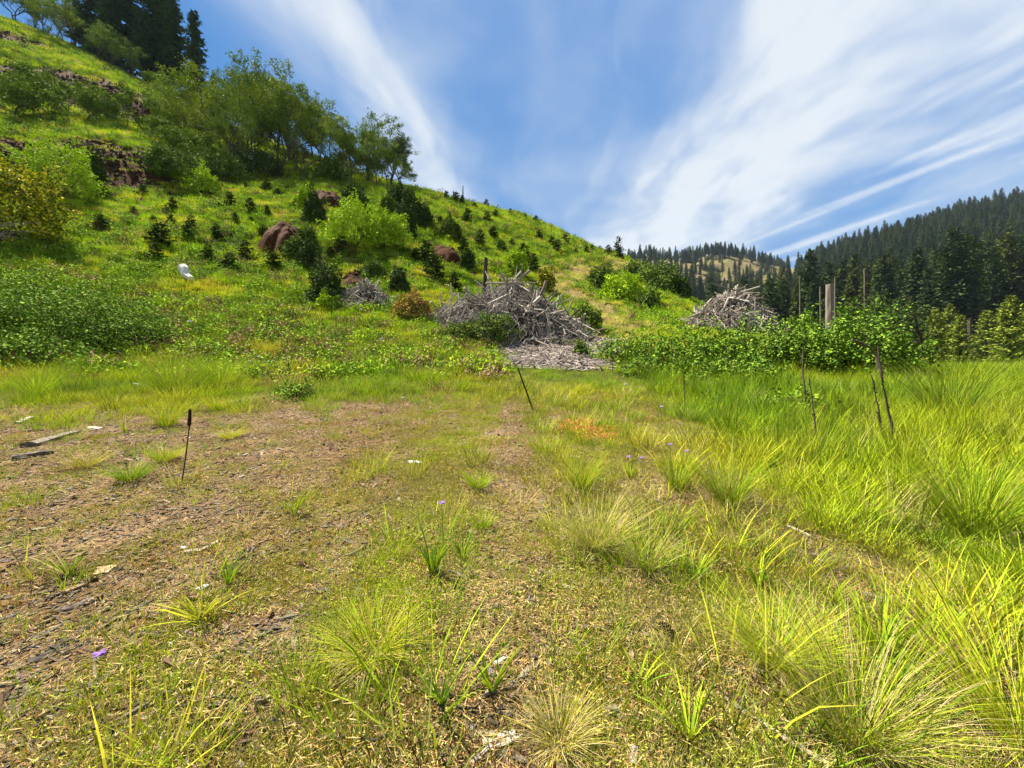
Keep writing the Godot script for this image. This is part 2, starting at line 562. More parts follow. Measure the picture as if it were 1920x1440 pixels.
func branch_grow(tb: MB, tips: Array, p: Vector3, dir: Vector3, l: float, r: float, depth: int, bark: Color, bend: float) -> void:
	var n := 3
	var pts := PackedVector3Array([p])
	var d := dir
	for k in n:
		d = (d + rand_dir() * bend + Vector3.UP * 0.06).normalized()
		pts.push_back(pts[k] + d * (l / n))
	tb.tube(pts, tapered(n, r, r * 0.6), 5, bark)
	if depth <= 2:
		tips.append([pts[2], depth])
	if depth <= 0:
		tips.append([pts[3], 0])
		return
	var kids := 2 if rng.randf() < 0.45 else 3
	for k in kids:
		var nd := (d + rand_dir() * 0.85 + Vector3.UP * 0.12).normalized()
		branch_grow(tb, tips, pts[3] if k < 2 else pts[2], nd, l * rng.randf_range(0.62, 0.85), r * 0.58, depth - 1, bark, bend)

func broadleaf(called: String, label: String, h: float, stems: int, depth: int, leaves: int, size: float, cloud: float, pal: Array, bark: Color, mat: Material, lean := 0.25) -> Node3D:
	var t := thing(called, label, "tree")
	t.set_meta("base_name", called)
	var tb := MB.new()
	var tips := []
	for s in stems:
		var a := rng.randf() * TAU
		var d := (Vector3.UP + Vector3(cos(a), 0, sin(a)) * lean * rng.randf_range(0.4, 1.3)).normalized()
		branch_grow(tb, tips, Vector3(cos(a) * 0.15, -0.4, sin(a) * 0.15), d, h * rng.randf_range(0.32, 0.42), h * 0.016, depth, bark, 0.22)
	part("trunk", tb.mesh(), mats.bark, t)
	var b := MB.new()
	for tip in tips:
		var nl := int(leaves * rng.randf_range(0.4, 1.4))
		var c: Vector3 = tip[0]
		var base: Color = pal[rng.randi() % pal.size()]
		var cr := cloud * rng.randf_range(0.6, 1.25)
		for i in nl:
			var p := c + rand_dir() * (cr * sqrt(rng.randf())) * Vector3(1, 0.65, 1)
			var al := (rand_dir() + Vector3(0, -0.2, 0)).normalized()
			var ac := al.cross((Vector3.UP + rand_dir()).normalized()).normalized()
			var l := size * rng.randf_range(0.6, 1.3)
			b.leaf(p, al, ac, l, l * 0.62, tint(base, 0.25), rng.randf_range(-0.2, 0.2))
	part("crown", b.mesh(), mat, t)
	return t

func bush(called: String, label: String, pos: Vector3, rad: Vector3, count: int, size: float, pal: Array, mat: Material, group := "", wide := 0.7, lump := 0.35, category := "shrub") -> Node3D:
	var t := thing(called, label, category, pos, 0.0, group)
	t.set_meta("base_name", called)
	var sb := MB.new()
	for k in 7:
		var dv := rand_dir()
		dv.y = absf(dv.y) + 0.5
		dv = dv.normalized()
		var e := Vector3(dv.x * rad.x, dv.y * rad.y, dv.z * rad.z) * 0.8
		sb.tube(crooked(Vector3(dv.x * 0.05, -0.1, dv.z * 0.05), e, 4, 0.2), tapered(4, rad.y * 0.018, rad.y * 0.006), 5, Color(0.16, 0.11, 0.07))
	part("stem", sb.mesh(), mats.bark, t)
	var b := MB.new()
	dome_leaves(b, Vector3(0, rad.y * 0.08, 0), rad, count, size, pal, wide, lump)
	part("foliage", b.mesh(), mat, t)
	return t

# a thicket along a line of humps
func thicket(called: String, label: String, humps: Array, count: int, size: float, pal: Array, mat: Material) -> Node3D:
	var o: Vector3 = humps[0][0]
	var t := thing(called, label, "bramble", o)
	var sb := MB.new()
	var b := MB.new()
	var total := 0.0
	for hp in humps:
		total += hp[1].x * hp[1].y
	for hp in humps:
		var c: Vector3 = hp[0] - o
		var rad: Vector3 = hp[1]
		dome_leaves(b, c, rad, int(count * rad.x * rad.y / total), size, pal, 0.75, 0.4, 0.3)
		for k in 10:
			var a := rng.randf() * TAU
			var e := c + Vector3(cos(a) * rad.x * rng.randf_range(0.6, 1.25), rad.y * rng.randf_range(0.5, 1.1), sin(a) * rad.z * rng.randf_range(0.6, 1.2))
			var mid := (c + e) / 2.0 + Vector3(0, rad.y * 0.45, 0)
			sb.tube(PackedVector3Array([c + Vector3(cos(a) * 0.2, -0.15, sin(a) * 0.2), c.lerp(mid, 0.6), mid, mid.lerp(e, 0.6), e]), tapered(4, 0.011, 0.004), 4, Color(0.14, 0.09, 0.05))
	part("cane", sb.mesh(), mats.bark, t)
	part("foliage", b.mesh(), mat, t)
	return t

# ------------------------------------------------------------------ wood
func stick_mesh(sides: int, wob: float, forks: int) -> ArrayMesh:
	# one metre along y, 1 unit thick in x and z terms of 0.05
	var b := MB.new()
	var pts := crooked(Vector3.ZERO, Vector3(0, 1, 0), 5, wob)
	b.tube(pts, tapered(5, 0.05, 0.026), sides, Color.WHITE, 0.16, rng)
	for k in forks:
		var i := 2 + rng.randi() % 3
		var dv := (Vector3(rng.randf_range(-1, 1), rng.randf_range(0.2, 1.0), rng.randf_range(-1, 1))).normalized()
		b.tube(crooked(pts[i], pts[i] + dv * rng.randf_range(0.15, 0.4), 3, 0.2), tapered(3, 0.02, 0.008), 4, Color.WHITE)
	return b.mesh()

func aim(dir: Vector3, l: float, thick: float) -> Basis:
	var y := dir.normalized()
	var x := y.cross(Vector3(0.3, 0.5, 0.81)).normalized().rotated(y, rng.randf() * TAU)
	var z := x.cross(y)
	return Basis(x * thick, y * l, z * thick)

func slash_pile(label: String, c: Vector3, rad: Vector3, big: int, small: int, up: Vector3, sticks: Array, called := "slash_pile", skew := 0.0) -> Node3D:
	var t := thing(called, label, "brush pile", c)
	var h := func(x: float, z: float) -> float:
		var q: float = 1.0 - sqrt(pow((x - skew * rad.x * 0.3) / rad.x, 2.0) + pow(z / rad.z, 2.0))
		return rad.y * pow(maxf(q, 0.0), 0.85) * (1.0 + 0.25 * nf.get_noise_2d(x * 70.0, z * 70.0))
	# the heap of rotting bark and dirt inside
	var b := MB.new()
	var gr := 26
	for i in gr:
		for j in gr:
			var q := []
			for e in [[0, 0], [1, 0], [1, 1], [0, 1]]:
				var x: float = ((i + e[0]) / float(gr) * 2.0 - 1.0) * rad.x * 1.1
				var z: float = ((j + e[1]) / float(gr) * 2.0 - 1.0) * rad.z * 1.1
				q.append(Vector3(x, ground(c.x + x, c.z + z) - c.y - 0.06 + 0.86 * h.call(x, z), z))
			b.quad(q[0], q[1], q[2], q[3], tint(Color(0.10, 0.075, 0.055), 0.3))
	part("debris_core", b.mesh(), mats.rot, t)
	for k in big:
		var a := rng.randf() * TAU
		var q := pow(rng.randf(), 0.6) * 0.98
		var x := cos(a) * rad.x * q + skew * rad.x * 0.2
		var z := sin(a) * rad.z * q
		var gy := ground(c.x + x, c.z + z) - c.y
		var top: float = h.call(x, z)
		var nx: float = (h.call(x + 0.2, z) - h.call(x - 0.2, z)) / 0.4
		var nzz: float = (h.call(x, z + 0.2) - h.call(x, z - 0.2)) / 0.4
		var fall := Vector3(-nx, -(nx * nx + nzz * nzz), -nzz)
		var dir := (fall.normalized() * (1.0 if rng.randf() < 0.6 else 0.2) + rand_dir() * Vector3(0.8, 0.4, 0.8) + up * rng.randf() * 0.4)
		dir = dir.normalized()
		var l := rng.randf_range(0.8, 2.3) * rad.x / 3.4
		if rng.randf() < 0.15:
			l *= 1.5
		var p := Vector3(x, gy + top + rng.randf_range(-0.12, 0.16), z) - dir * l * 0.5
		var o := MeshInstance3D.new()
		o.name = "branch"
		o.mesh = sticks[rng.randi() % sticks.size()]
		o.material_override = mats.sticks[rng.randi() % mats.sticks.size()]
		t.add_child(o, true)
		o.transform = Transform3D(aim(dir, l, rng.randf_range(0.45, 1.3) * (1.5 if rng.randf() < 0.1 else 0.8)), p)
	var buf := PackedFloat32Array()
	for k in small:
		var a := rng.randf() * TAU
		var q := pow(rng.randf(), 0.55) * 1.06
		var x := cos(a) * rad.x * q + skew * rad.x * 0.2
		var z := sin(a) * rad.z * q
		var gy := ground(c.x + x, c.z + z) - c.y
		var top: float = h.call(x, z)
		var dir := (Vector3(x, -rad.y * 0.6, z).normalized() * rng.randf() + rand_dir() * 0.8).normalized()
		var l := rng.randf_range(0.25, 1.1) * rad.x / 3.4
		var k2 := rng.randf_range(0.55, 1.25)
		put_b(buf, Vector3(x, gy + top + rng.randf_range(-0.1, 0.12), z) - dir * l * 0.5, aim(dir, l, rng.randf_range(0.2, 0.55)), Color(0.46 * k2, 0.41 * k2, 0.37 * k2))
	spread("twigs", sticks[1], mats.white_wood, buf, "", "", t)
	return t

func litter_piece(called: String, label: String, category: String, pts: Array, r0: float, r1: float, mat: Material, col: Color, flat := 1.0, sides := 7, wob := 0.05) -> void:
	# a stick, root or plank lying along ground points given as (column, row)
	var w := []
	for p in pts:
		w.append(at(p[0], p[1]))
	var o: Vector3 = w[0]
	var pv := PackedVector3Array()
	var n := 4
	for k in w.size() - 1:
		for s in n:
			var q: Vector3 = w[k].lerp(w[k + 1], float(s) / n)
			q.y = ground(q.x, q.z)
			pv.push_back(q - o + Vector3(rng.randf_range(-wob, wob) * r0 * 4.0, r0 * flat * 0.6, rng.randf_range(-wob, wob) * r0 * 4.0))
	pv.push_back(w[-1] - o + Vector3(0, r1 * flat * 0.5, 0))
	var b := MB.new()
	b.tube(pv, tapered(pv.size() - 1, r0, r1), sides, col, 0.2, rng)
	if flat < 1.0:
		for k in b.v.size():
			var g := ground(o.x + b.v[k].x, o.z + b.v[k].z) - o.y
			b.v[k].y = g + (b.v[k].y - g) * flat
	var m := part(called, b.mesh(), mat, self)
	m.position = o
	tag(m, label, category)

# ------------------------------------------------------------------ the scene
func _ready() -> void:
	rng.seed = 20240611
	nz.seed = 4
	nz.noise_type = FastNoiseLite.TYPE_SIMPLEX_SMOOTH
	nz.frequency = 0.01
	nz.fractal_octaves = 3
	nf.seed = 11
	nf.noise_type = FastNoiseLite.TYPE_SIMPLEX
	nf.frequency = 0.01
	nf.fractal_octaves = 2

	# camera
	var cam := Camera3D.new()
	cam.name = "camera"
	cam.position = Vector3(0, EYE, 0)
	cam.fov = 2.0 * rad_to_deg(atan(720.0 / F))
	cam.near = 0.05
	cam.far = 4000.0
	add_child(cam)

	# sky, exposure
	var env := Environment.new()
	env.background_mode = Environment.BG_SKY
	env.sky = Sky.new()
	env.sky.sky_material = make_sky()
	env.tonemap_mode = Environment.TONE_MAPPER_LINEAR
	env.tonemap_exposure = 4.1
	env.fog_enabled = true
	env.fog_density = 0.00006
	env.fog_light_color = Color(0.72, 0.82, 0.95)
	env.sdfgi_enabled = true
	env.ssao_enabled = true
	env.ssil_enabled = true
	var we := WorldEnvironment.new()
	we.name = "world"
	we.environment = env
	add_child(we)

	# sun: high, from the left and a little ahead
	var sun := DirectionalLight3D.new()
	sun.name = "sun"
	sun.light_energy = 1.6
	sun.light_color = Color(1.0, 0.955, 0.87)
	sun.light_angular_distance = 0.5
	sun.shadow_enabled = true
	sun.basis = Basis.looking_at(-Vector3(-0.43, 0.85, -0.24).normalized())
	add_child(sun)

	build_profiles()
	for p in [[1120, 668], [1165, 610], [1130, 578], [1085, 556], [1052, 536], [1046, 524], [1075, 514], [1120, 505], [1175, 494]]:
		var w := at(p[0], p[1])
		road.push_back(Vector2(w.x, w.z))
	for s in [[230, 300, 4.6], [180, 315, 3.5], [120, 290, 4.0], [60, 290, 4.2], [10, 300, 4.0], [275, 315, 2.5], [300, 215, 3.0], [265, 202, 3.6], [215, 185, 4.0], [160, 165, 4.0], [100, 150, 4.0], [40, 140, 4.0], [335, 226, 2.6], [20, 66, 3.0], [70, 85, 3.0], [570, 305, 3.5], [530, 432, 1.5], [612, 372, 1.6], [838, 476, 1.4], [663, 525, 1.0]]:
		var w := at(s[0], s[1])
		dirt_spots.append(Vector3(w.x, w.z, s[2]))
	for s in [[985, 658, 1.5], [1040, 664, 1.7], [1090, 652, 1.6], [1010, 676, 1.4], [1065, 680, 1.2], [1115, 640, 1.4]]:
		var w := at(s[0], s[1])
		apron.append(Vector3(w.x, w.z, s[2]))
	make_materials()
	build_land()
	print("land ", Time.get_ticks_msec())
	build_grass()
	print("grass ", Time.get_ticks_msec())
	build_forest()
	print("forest ", Time.get_ticks_msec())
	build_hill_plants()
	print("hill ", Time.get_ticks_msec())
	build_wood()
	build_foreground()
	print("done ", Time.get_ticks_msec())

func make_sky() -> Material:
	var W := 2048
	var H := 1024
	var img := Image.create_empty(W, H, false, Image.FORMAT_RGBF)
	var n := FastNoiseLite.new()
	n.seed = 77
	n.frequency = 1.0
	n.fractal_octaves = 5
	n.noise_type = FastNoiseLite.TYPE_SIMPLEX_SMOOTH
	var w := FastNoiseLite.new()
	w.seed = 5
	w.frequency = 1.0
	w.fractal_octaves = 3
	for j in H:
		var el := PI / 2.0 - PI * (j + 0.5) / H
		var y := sin(el)
		var ce := cos(el)
		var up := clampf(y, 0.0, 1.0)
		var blue := Color(0.042, 0.106, 0.19).lerp(Color(0.009, 0.053, 0.155), pow(up, 0.55))
		for i in W:
			if y < -0.02:
				img.set_pixel(i, j, Color(0.05, 0.055, 0.03))
				continue
			var az := TAU * (i + 0.5) / W
			var dx := sin(az) * ce
			var dz := cos(az) * ce
			var yy := maxf(y, 0.03) + 0.03
			var X := dx / yy
			var Z := -dz / yy
			var wx := X + 0.22 * w.get_noise_2d(X * 0.9, Z * 0.45) + 0.05 * w.get_noise_2d(X * 3.5 + 9.0, Z * 1.6)
			# broad bands that run away from the viewer, as drawn out by the wind aloft
			var q := absf(wx)
			var c := 0.0
			if wx < 0.3:
				c = smoothstep(-0.85, -0.3, wx) * (0.74 - 0.55 * smoothstep(-0.32, 0.02, wx) * (1.0 - smoothstep(1.4, 2.3, Z)))
			else:
				c = 0.95 * (1.0 - smoothstep(1.0, 2.1, wx))
				c *= lerpf(1.0, smoothstep(0.2, 0.8, wx), 1.0 - smoothstep(1.2, 2.0, Z))
				c = maxf(c, 0.23 * (1.0 - smoothstep(1.2, 2.0, Z)))
			if q > 2.2:
				c = maxf(c, 0.35 * smoothstep(2.2, 3.4, q))
			var st := n.get_noise_2d(wx * 1.7 + 0.25 * Z, Z * 0.8)
			var fine := n.get_noise_2d(wx * 4.2 - 0.9 * Z + 30.0, Z * 2.3 + wx * 1.4)
			var streak := n.get_noise_2d((X * 0.93 - Z * 0.36) * 4.6 + 50.0, (X * 0.36 + Z * 0.93) * 0.5)
			c = c * (0.95 + 0.5 * st + 0.42 * fine) + 0.2 * maxf(st + 0.2, 0.0) + 0.42 * smoothstep(0.05, 0.45, streak) * smoothstep(1.1, 1.8, wx) * (1.0 - smoothstep(3.5, 5.0, q))
			c += 0.35 * smoothstep(0.22, 0.02, y)
			c = clampf(c, 0.0, 1.0)
			c = lerpf(c, c * c * (3.0 - 2.0 * c), 0.5) * 0.93 + 0.02
			var col := blue.lerp(Color(0.203, 0.217, 0.229), c)
			img.set_pixel(i, j, col)
	var m := PanoramaSkyMaterial.new()
	m.panorama = ImageTexture.create_from_image(img)
	return m

func make_materials() -> void:
	mats.grass = leaf_mat("grass_blade", 0.7, 0.85, 0.1)
	mats.leaf = leaf_mat("leaf", 0.36, 0.8, 0.15)
	mats.needle = leaf_mat("needles", 0.25, 0.85, 0.12)
	mats.petal = leaf_mat("petal", 0.5)
	mats.bark = wood_mat("bark", Color.WHITE, 0.5)
	mats.rot = wood_mat("rotten_bark", Color.WHITE, 0.4)
	mats.white_wood = wood_mat("weathered_wood", Color.WHITE, 0.6)
	mats.sticks = []
	for c in [[0.58, 0.53, 0.49], [0.44, 0.385, 0.34], [0.24, 0.19, 0.16], [0.50, 0.43, 0.36], [0.70, 0.65, 0.60]]:
		mats.sticks.append(wood_mat("dead_branch", lin(c[0], c[1], c[2]), 0.5))
	mats.earth = wood_mat("red_earth", Color.WHITE, 0.45, Vector3(1.2, 1.2, 1.2))

const LIME := Color(0.33, 0.42, 0.02)
const GREEN := Color(0.19, 0.32, 0.02)
const OLIVE := Color(0.20, 0.21, 0.04)
const GOLD := Color(0.46, 0.42, 0.04)
const STRAW := Color(0.48, 0.39, 0.19)
const DEEP := Color(0.06, 0.115, 0.016)

func pick_green(x: float, z: float) -> Color:
	var n := nz.get_noise_2d(x * 28.0 + 500.0, z * 28.0)
	var k := n * 1.6 + rng.randf_range(-0.35, 0.35)
	var c := GREEN.lerp(LIME, clampf(0.5 + k, 0.0, 1.0))
	if k > 0.25:
		c = c.lerp(GOLD, clampf((k - 0.25) * 1.8, 0.0, 0.8) * (0.35 if x > 2.4 and z > -14.0 else 1.0))
	return c

func build_grass() -> void:
	var W := Color.WHITE
	var half := Color(0.8, 0.8, 0.7)
	var sprout := [tuft(46, 0.042, 0.11, 0.35, 0.0016, [W, half, W], 0.2, 2), tuft(40, 0.055, 0.12, 0.3, 0.0015, [W, half], 0.2, 2)]
	var sprig := []
	for k in 2:
		var b := MB.new()
		for i in 40:
			var a := rng.randf() * TAU
			var r := sqrt(rng.randf()) * 0.11
			var al := (Vector3(cos(a * 3.1), rng.randf_range(0.1, 0.9), sin(a * 3.1))).normalized()
			b.leaf(Vector3(cos(a) * r, rng.randf() * 0.02, sin(a) * r), al, al.cross(rand_dir()).normalized(), rng.randf_range(0.012, 0.026), 0.0045, tint(W, 0.25))
		sprig.append(b.mesh())
	var thatch := []
	for k in 2:
		var b := MB.new()
		for i in 34:
			var a := rng.randf() * TAU
			var q := Vector3(rng.randf_range(-0.12, 0.12), rng.randf_range(0.002, 0.014), rng.randf_range(-0.12, 0.12))
			var al := Vector3(cos(a), rng.randf_range(-0.1, 0.25), sin(a)).normalized()
			b.leaf(q, al, al.cross(Vector3.UP + rand_dir() * 0.5).normalized(), rng.randf_range(0.015, 0.055), rng.randf_range(0.002, 0.004), tint([W, Color(0.8, 0.72, 0.6), Color(0.55, 0.45, 0.35)][i % 3], 0.25))
		thatch.append(b.mesh())
	var a_buf := [PackedFloat32Array(), PackedFloat32Array()]
	for i in 8500:
		var d := sqrt(lerpf(0.7, 85.0, pow(rng.randf(), 1.6)))
		var x := rng.randf_range(-1.45, 1.45) * d
		if rng.randf() < lush(x, d) * 0.8 or x < -0.8 and rng.randf() < 0.45 or rng.randf() > 0.7 + nz.get_noise_2d(x * 90.0, d * 90.0 + 50.0):
			continue
		put(a_buf[i % 2], Vector3(x, ground(x, -d), -d), rng.randf() * TAU, rng.randf_range(0.7, 1.3), rng.randf_range(0.7, 1.6), STRAW.lerp(Color(0.40, 0.27, 0.14), rng.randf()))
	for k in 2:
		spread("dry_thatch", thatch[k], mats.grass, a_buf[k], ["straw coloured dead grass bits lying on the dirt", "broken tan stems lying on the dirt"][k], "litter")
	var shade := [W, Color(0.62, 0.66, 0.55), Color(1.15, 1.08, 0.9), W, Color(0.45, 0.52, 0.5), Color(1.5, 1.1, 3.0)]
	var mid := [tuft(32, 0.15, 0.10, 0.5, 0.0026, shade, 0.4, 3, 0.6), tuft(30, 0.22, 0.10, 0.4, 0.0027, shade, 0.4, 3, 0.6)]
	var tall := [tuft(38, 0.36, 0.15, 0.17, 0.003, shade, 0.22, 3, 0.6), tuft(34, 0.50, 0.16, 0.2, 0.003, shade, 0.28, 3, 0.65)]
	var hill := [tuft(40, 0.30, 0.26, 0.6, 0.011, [W, half, W], 0.5, 2), tuft(44, 0.22, 0.34, 0.7, 0.012, [W, half], 0.5, 2)]
	# chips of bark and wood
	var chip := []
	for k in 4:
		var b := MB.new()
		var top := PackedVector3Array()
		var low := PackedVector3Array()
		for e in [[-1, -0.5], [-0.5, -1], [0.6, -0.9], [1, 0.1], [0.4, 0.9], [-0.8, 0.7]]:
			var q := Vector3(e[0] + rng.randf_range(-0.2, 0.2), 0, (e[1] + rng.randf_range(-0.25, 0.25)) * 0.45)
			top.push_back(q * 0.9 + Vector3(0, rng.randf_range(0.12, 0.24), 0))
			low.push_back(q - Vector3(0, 0.12, 0))
		for s in 6:
			b.quad(low[s], low[(s + 1) % 6], top[(s + 1) % 6], top[s], W)
		for s in range(1, 5):
			b.tri(top[0], top[s], top[s + 1], W)
		chip.append(b.mesh())

	var s_buf := [PackedFloat32Array(), PackedFloat32Array()]
	var g_buf := [PackedFloat32Array(), PackedFloat32Array()]
	var m_buf := [PackedFloat32Array(), PackedFloat32Array()]
	var t_buf := [PackedFloat32Array(), PackedFloat32Array()]
	var h_buf := [PackedFloat32Array(), PackedFloat32Array()]
	var c_buf := [PackedFloat32Array(), PackedFloat32Array(), PackedFloat32Array(), PackedFloat32Array()]
	# near ground: stems, sprigs, chips
	for i in 46000:
		var d := sqrt(lerpf(0.7, 90.0, pow(rng.randf(), 1.5)))
		var x := rng.randf_range(-1.45, 1.45) * d
		var l := lush(x, d)
		var bb := bare(x, d)
		var n := nz.get_noise_2d(x * 170.0, d * 170.0)
		if rng.randf() > 0.95 - bb * (1.0 if x < -0.8 else 0.75) + n * 0.7 or rng.randf() < l * 0.5:
			continue
		var n2 := nz.get_noise_2d(x * 50.0 + 800.0, d * 50.0)
		var c := Color(0.27, 0.27, 0.05).lerp(LIME, clampf(0.45 + n2 * 1.5 + rng.randf_range(-0.3, 0.3), 0, 1))
		if rng.randf() < 0.22:
			c = c.lerp(STRAW, 0.7)
		elif rng.randf() < 0.10 + 0.25 * bb:
			c = c.lerp(Color(0.34, 0.11, 0.04), 0.65)
		var p := Vector3(x, ground(x, -d), -d)
		if rng.randf() < 0.74:
			put(s_buf[i % 2], p, rng.randf() * TAU, rng.randf_range(0.7, 1.4), rng.randf_range(0.6, 1.5), c)
		else:
			put(g_buf[i % 2], p, rng.randf() * TAU, rng.randf_range(0.7, 1.3), rng.randf_range(0.7, 1.3), c.lerp(OLIVE, 0.45))
	for i in 150000:
		var d := sqrt(lerpf(0.7, 75.0, pow(rng.randf(), 1.7)))
		var x := rng.randf_range(-1.45, 1.45) * d
		var keep := 0.42 + 0.6 * bare(x, d) - 0.75 * lush(x, d) + 0.5 * nz.get_noise_2d(x * 120.0, d * 120.0)
		if rng.randf() > keep:
			continue
		var sz := 0.0045 + 0.0135 * pow(rng.randf(), 1.8)
		if rng.randf() < 0.035:
			sz = rng.randf_range(0.014, 0.036)
		var bs := Basis.from_euler(Vector3(rng.randf_range(-0.5, 0.35), rng.randf() * TAU, rng.randf_range(-0.45, 0.45))).scaled_local(Vector3(sz * rng.randf_range(0.9, 1.9), sz, sz * rng.randf_range(0.7, 1.2)))
		var c: Color = [Color(0.58, 0.44, 0.27), Color(0.46, 0.33, 0.20), Color(0.44, 0.37, 0.30), Color(0.66, 0.56, 0.42), Color(0.28, 0.18, 0.11), Color(0.54, 0.34, 0.20)][rng.randi() % 6]
		if rng.randf() < 0.025:
			c = Color(0.68, 0.62, 0.52)
		put_b(c_buf[i % 4], Vector3(x, ground(x, -d) + sz * 0.1, -d), bs, tint(c, 0.25))
	# longer splinters of bark and wood
	var sl_buf := PackedFloat32Array()
	for i in 5200:
		var d := sqrt(lerpf(0.9, 60.0, pow(rng.randf(), 1.6)))
		var x := rng.randf_range(-1.45, 1.3) * d
		if rng.randf() > 0.12 + 0.75 * smoothstep(0.2, -1.6, x) or rng.randf() < lush(x, d):
			continue
		var sz := rng.randf_range(0.008, 0.02)
		var bs := Basis.from_euler(Vector3(rng.randf_range(-0.2, 0.3), 0.5 + rng.randfn(0.0, 0.7), rng.randf_range(-0.25, 0.25))).scaled_local(Vector3(sz * rng.randf_range(1.5, 4.5), sz * 0.8, sz * rng.randf_range(0.5, 1.0)))
		put_b(sl_buf, Vector3(x, ground(x, -d) + 0.004, -d), bs, tint([Color(0.40, 0.34, 0.28), Color(0.26, 0.22, 0.19), Color(0.60, 0.50, 0.36), Color(0.33, 0.25, 0.18)][rng.randi() % 4], 0.25))
	spread("wood_splinters", chip[2], mats.white_wood, sl_buf, "grey and tan bark splinters strewn over the bare dirt at left", "wood splinters")
	# meadow: middling and tall grass
	for i in 38000:
		var d := sqrt(lerpf(1.5, 580.0, pow(rng.randf(), 1.35)))
		var x := rng.randf_range(-1.5, 1.5) * d
		var l := lush(x, d)
		var q := road_near(x, -d)
		if rng.randf() > (0.3 if x > 0.35 and x < 2.6 else 0.09) * (1.0 - bare(x, d)) + l * 0.97 or (q < 1.2 and d > 16.0 and rng.randf() < 0.85):
			continue
		if d > 9.0 and (dirt(x, -d) > 0.35 or chips(x, -d) > 0.3):
			continue
		var c := pick_green(x, -d)
		# the middle of the meadow has dried a little
		var dry := smoothstep(2.4, 0.0, absf(x - 0.3 - 0.03 * d)) * smoothstep(12.0, 7.0, d)
		if rng.randf() < 0.12 + 0.4 * dry:
			c = c.lerp(STRAW if rng.randf() < 0.55 else GOLD, rng.randf_range(0.35, 0.9))
		if nz.get_noise_2d(x * 75.0 + 610.0, d * 75.0) < -0.12 and rng.randf() < 0.55:
			c = c.lerp(DEEP, rng.randf_range(0.3, 0.8))
		if x < -1.0 and d > 8.0 and rng.randf() < 0.16:
			c = Color(0.23, 0.15, 0.09)
		var p := Vector3(x, ground(x, -d), -d)
		var deep := smoothstep(2.6, 3.9, x + 0.7 * nz.get_noise_2d(x * 40.0, d * 40.0)) * smoothstep(13.0, 9.0, d)
		if rng.randf() < deep * 0.8:
			if rng.randf() < 0.3:
				c = c.lerp(DEEP, rng.randf_range(0.3, 0.7))
			put(t_buf[i % 2], p, rng.randf() * TAU, rng.randf_range(0.8, 1.3), rng.randf_range(0.5, 0.95) * lerpf(0.6, 1.0, smoothstep(2.0, 4.5, d)) * (1.0 + 0.7 * nz.get_noise_2d(x * 70.0, d * 70.0 + 33.0)), c)
		else:
			var k := rng.randf_range(0.7, 1.35) * (1.0 if d < 8.0 else 1.3) * (1.0 + 1.1 * clampf(nz.get_noise_2d(x * 85.0 + 20.0, d * 85.0), -0.4, 0.6))
			k *= 1.0 - 0.55 * smoothstep(3.0, 1.8, absf(x - 1.3)) * smoothstep(7.5, 9.0, d)
			put(m_buf[i % 2], p, rng.randf() * TAU, k, k * rng.randf_range(0.6, 1.2), c)
	# hillside
	for i in 80000:
		var d := lerpf(17.0, 125.0, pow(rng.randf(), 1.15))
		var px := rng.randf_range(-120.0, 1420.0)
		var x := (px - 960.0) / F * d
		if px > 1200.0 and d > 75.0:
			continue
		if dirt(x, -d) > 0.45 and rng.randf() < 0.9 or d < 30.0 and chips(x, -d) > 0.3:
			continue
		var q := road_near(x, -d)
		if q < 1.15 and rng.randf() < 0.6:
			continue
		var n := nz.get_noise_2d(x * 26.0 + 90.0, d * 26.0)
		var c := pick_green(x, -d)
		if n < -0.12 and rng.randf() < 0.6:
			c = DEEP.lerp(GREEN, rng.randf() * 0.7)
		elif rng.randf() < 0.08:
			c = Color(0.20, 0.13, 0.07)
		elif rng.randf() < 0.08 or (q < 2.2 and rng.randf() < 0.6):
			c = c.lerp(STRAW, 0.8)
		c = Color(c.r * 1.12, c.g * 1.15, c.b)
		var k := rng.randf_range(0.7, 1.5) * lerpf(0.75, 1.7, clampf((d - 17.0) / 70.0, 0, 1))
		put(h_buf[i % 2], Vector3(x, ground(x, -d) - 0.02, -d), rng.randf() * TAU, k, k * rng.randf_range(0.6, 1.25), c)
	var weed := MB.new()
	dome_leaves(weed, Vector3.ZERO, Vector3(0.38, 0.3, 0.38), 150, 0.13, [W, half, W], 0.5, 0.5, 0.5)
	var w_buf := PackedFloat32Array()
	for i in 21000:
		var d := lerpf(15.0, 100.0, pow(rng.randf(), 1.25))
		var px := rng.randf_range(-60.0, 1330.0)
		var x := (px - 960.0) / F * d
		if dirt(x, -d) > 0.4 or road_near(x, -d) < 1.3 or px > 1200.0 and d > 60.0 or d < 20.0 and px > 600.0:
			continue
		if nz.get_noise_2d(x * 14.0, d * 14.0 + 60.0) < rng.randf_range(-0.35, 0.3):
			continue
		var k := rng.randf_range(0.5, 1.25) * lerpf(0.8, 1.6, clampf((d - 15.0) / 60.0, 0, 1))
		var c := GREEN.lerp(DEEP, rng.randf()) if rng.randf() < 0.55 else LIME.lerp(GREEN, rng.randf())
		if rng.randf() < 0.12:
			c = Color(0.17, 0.11, 0.06)
		put(w_buf, Vector3(x, ground(x, -d) - 0.04, -d), rng.randf() * TAU, k, k * rng.randf_range(0.7, 1.3), c)
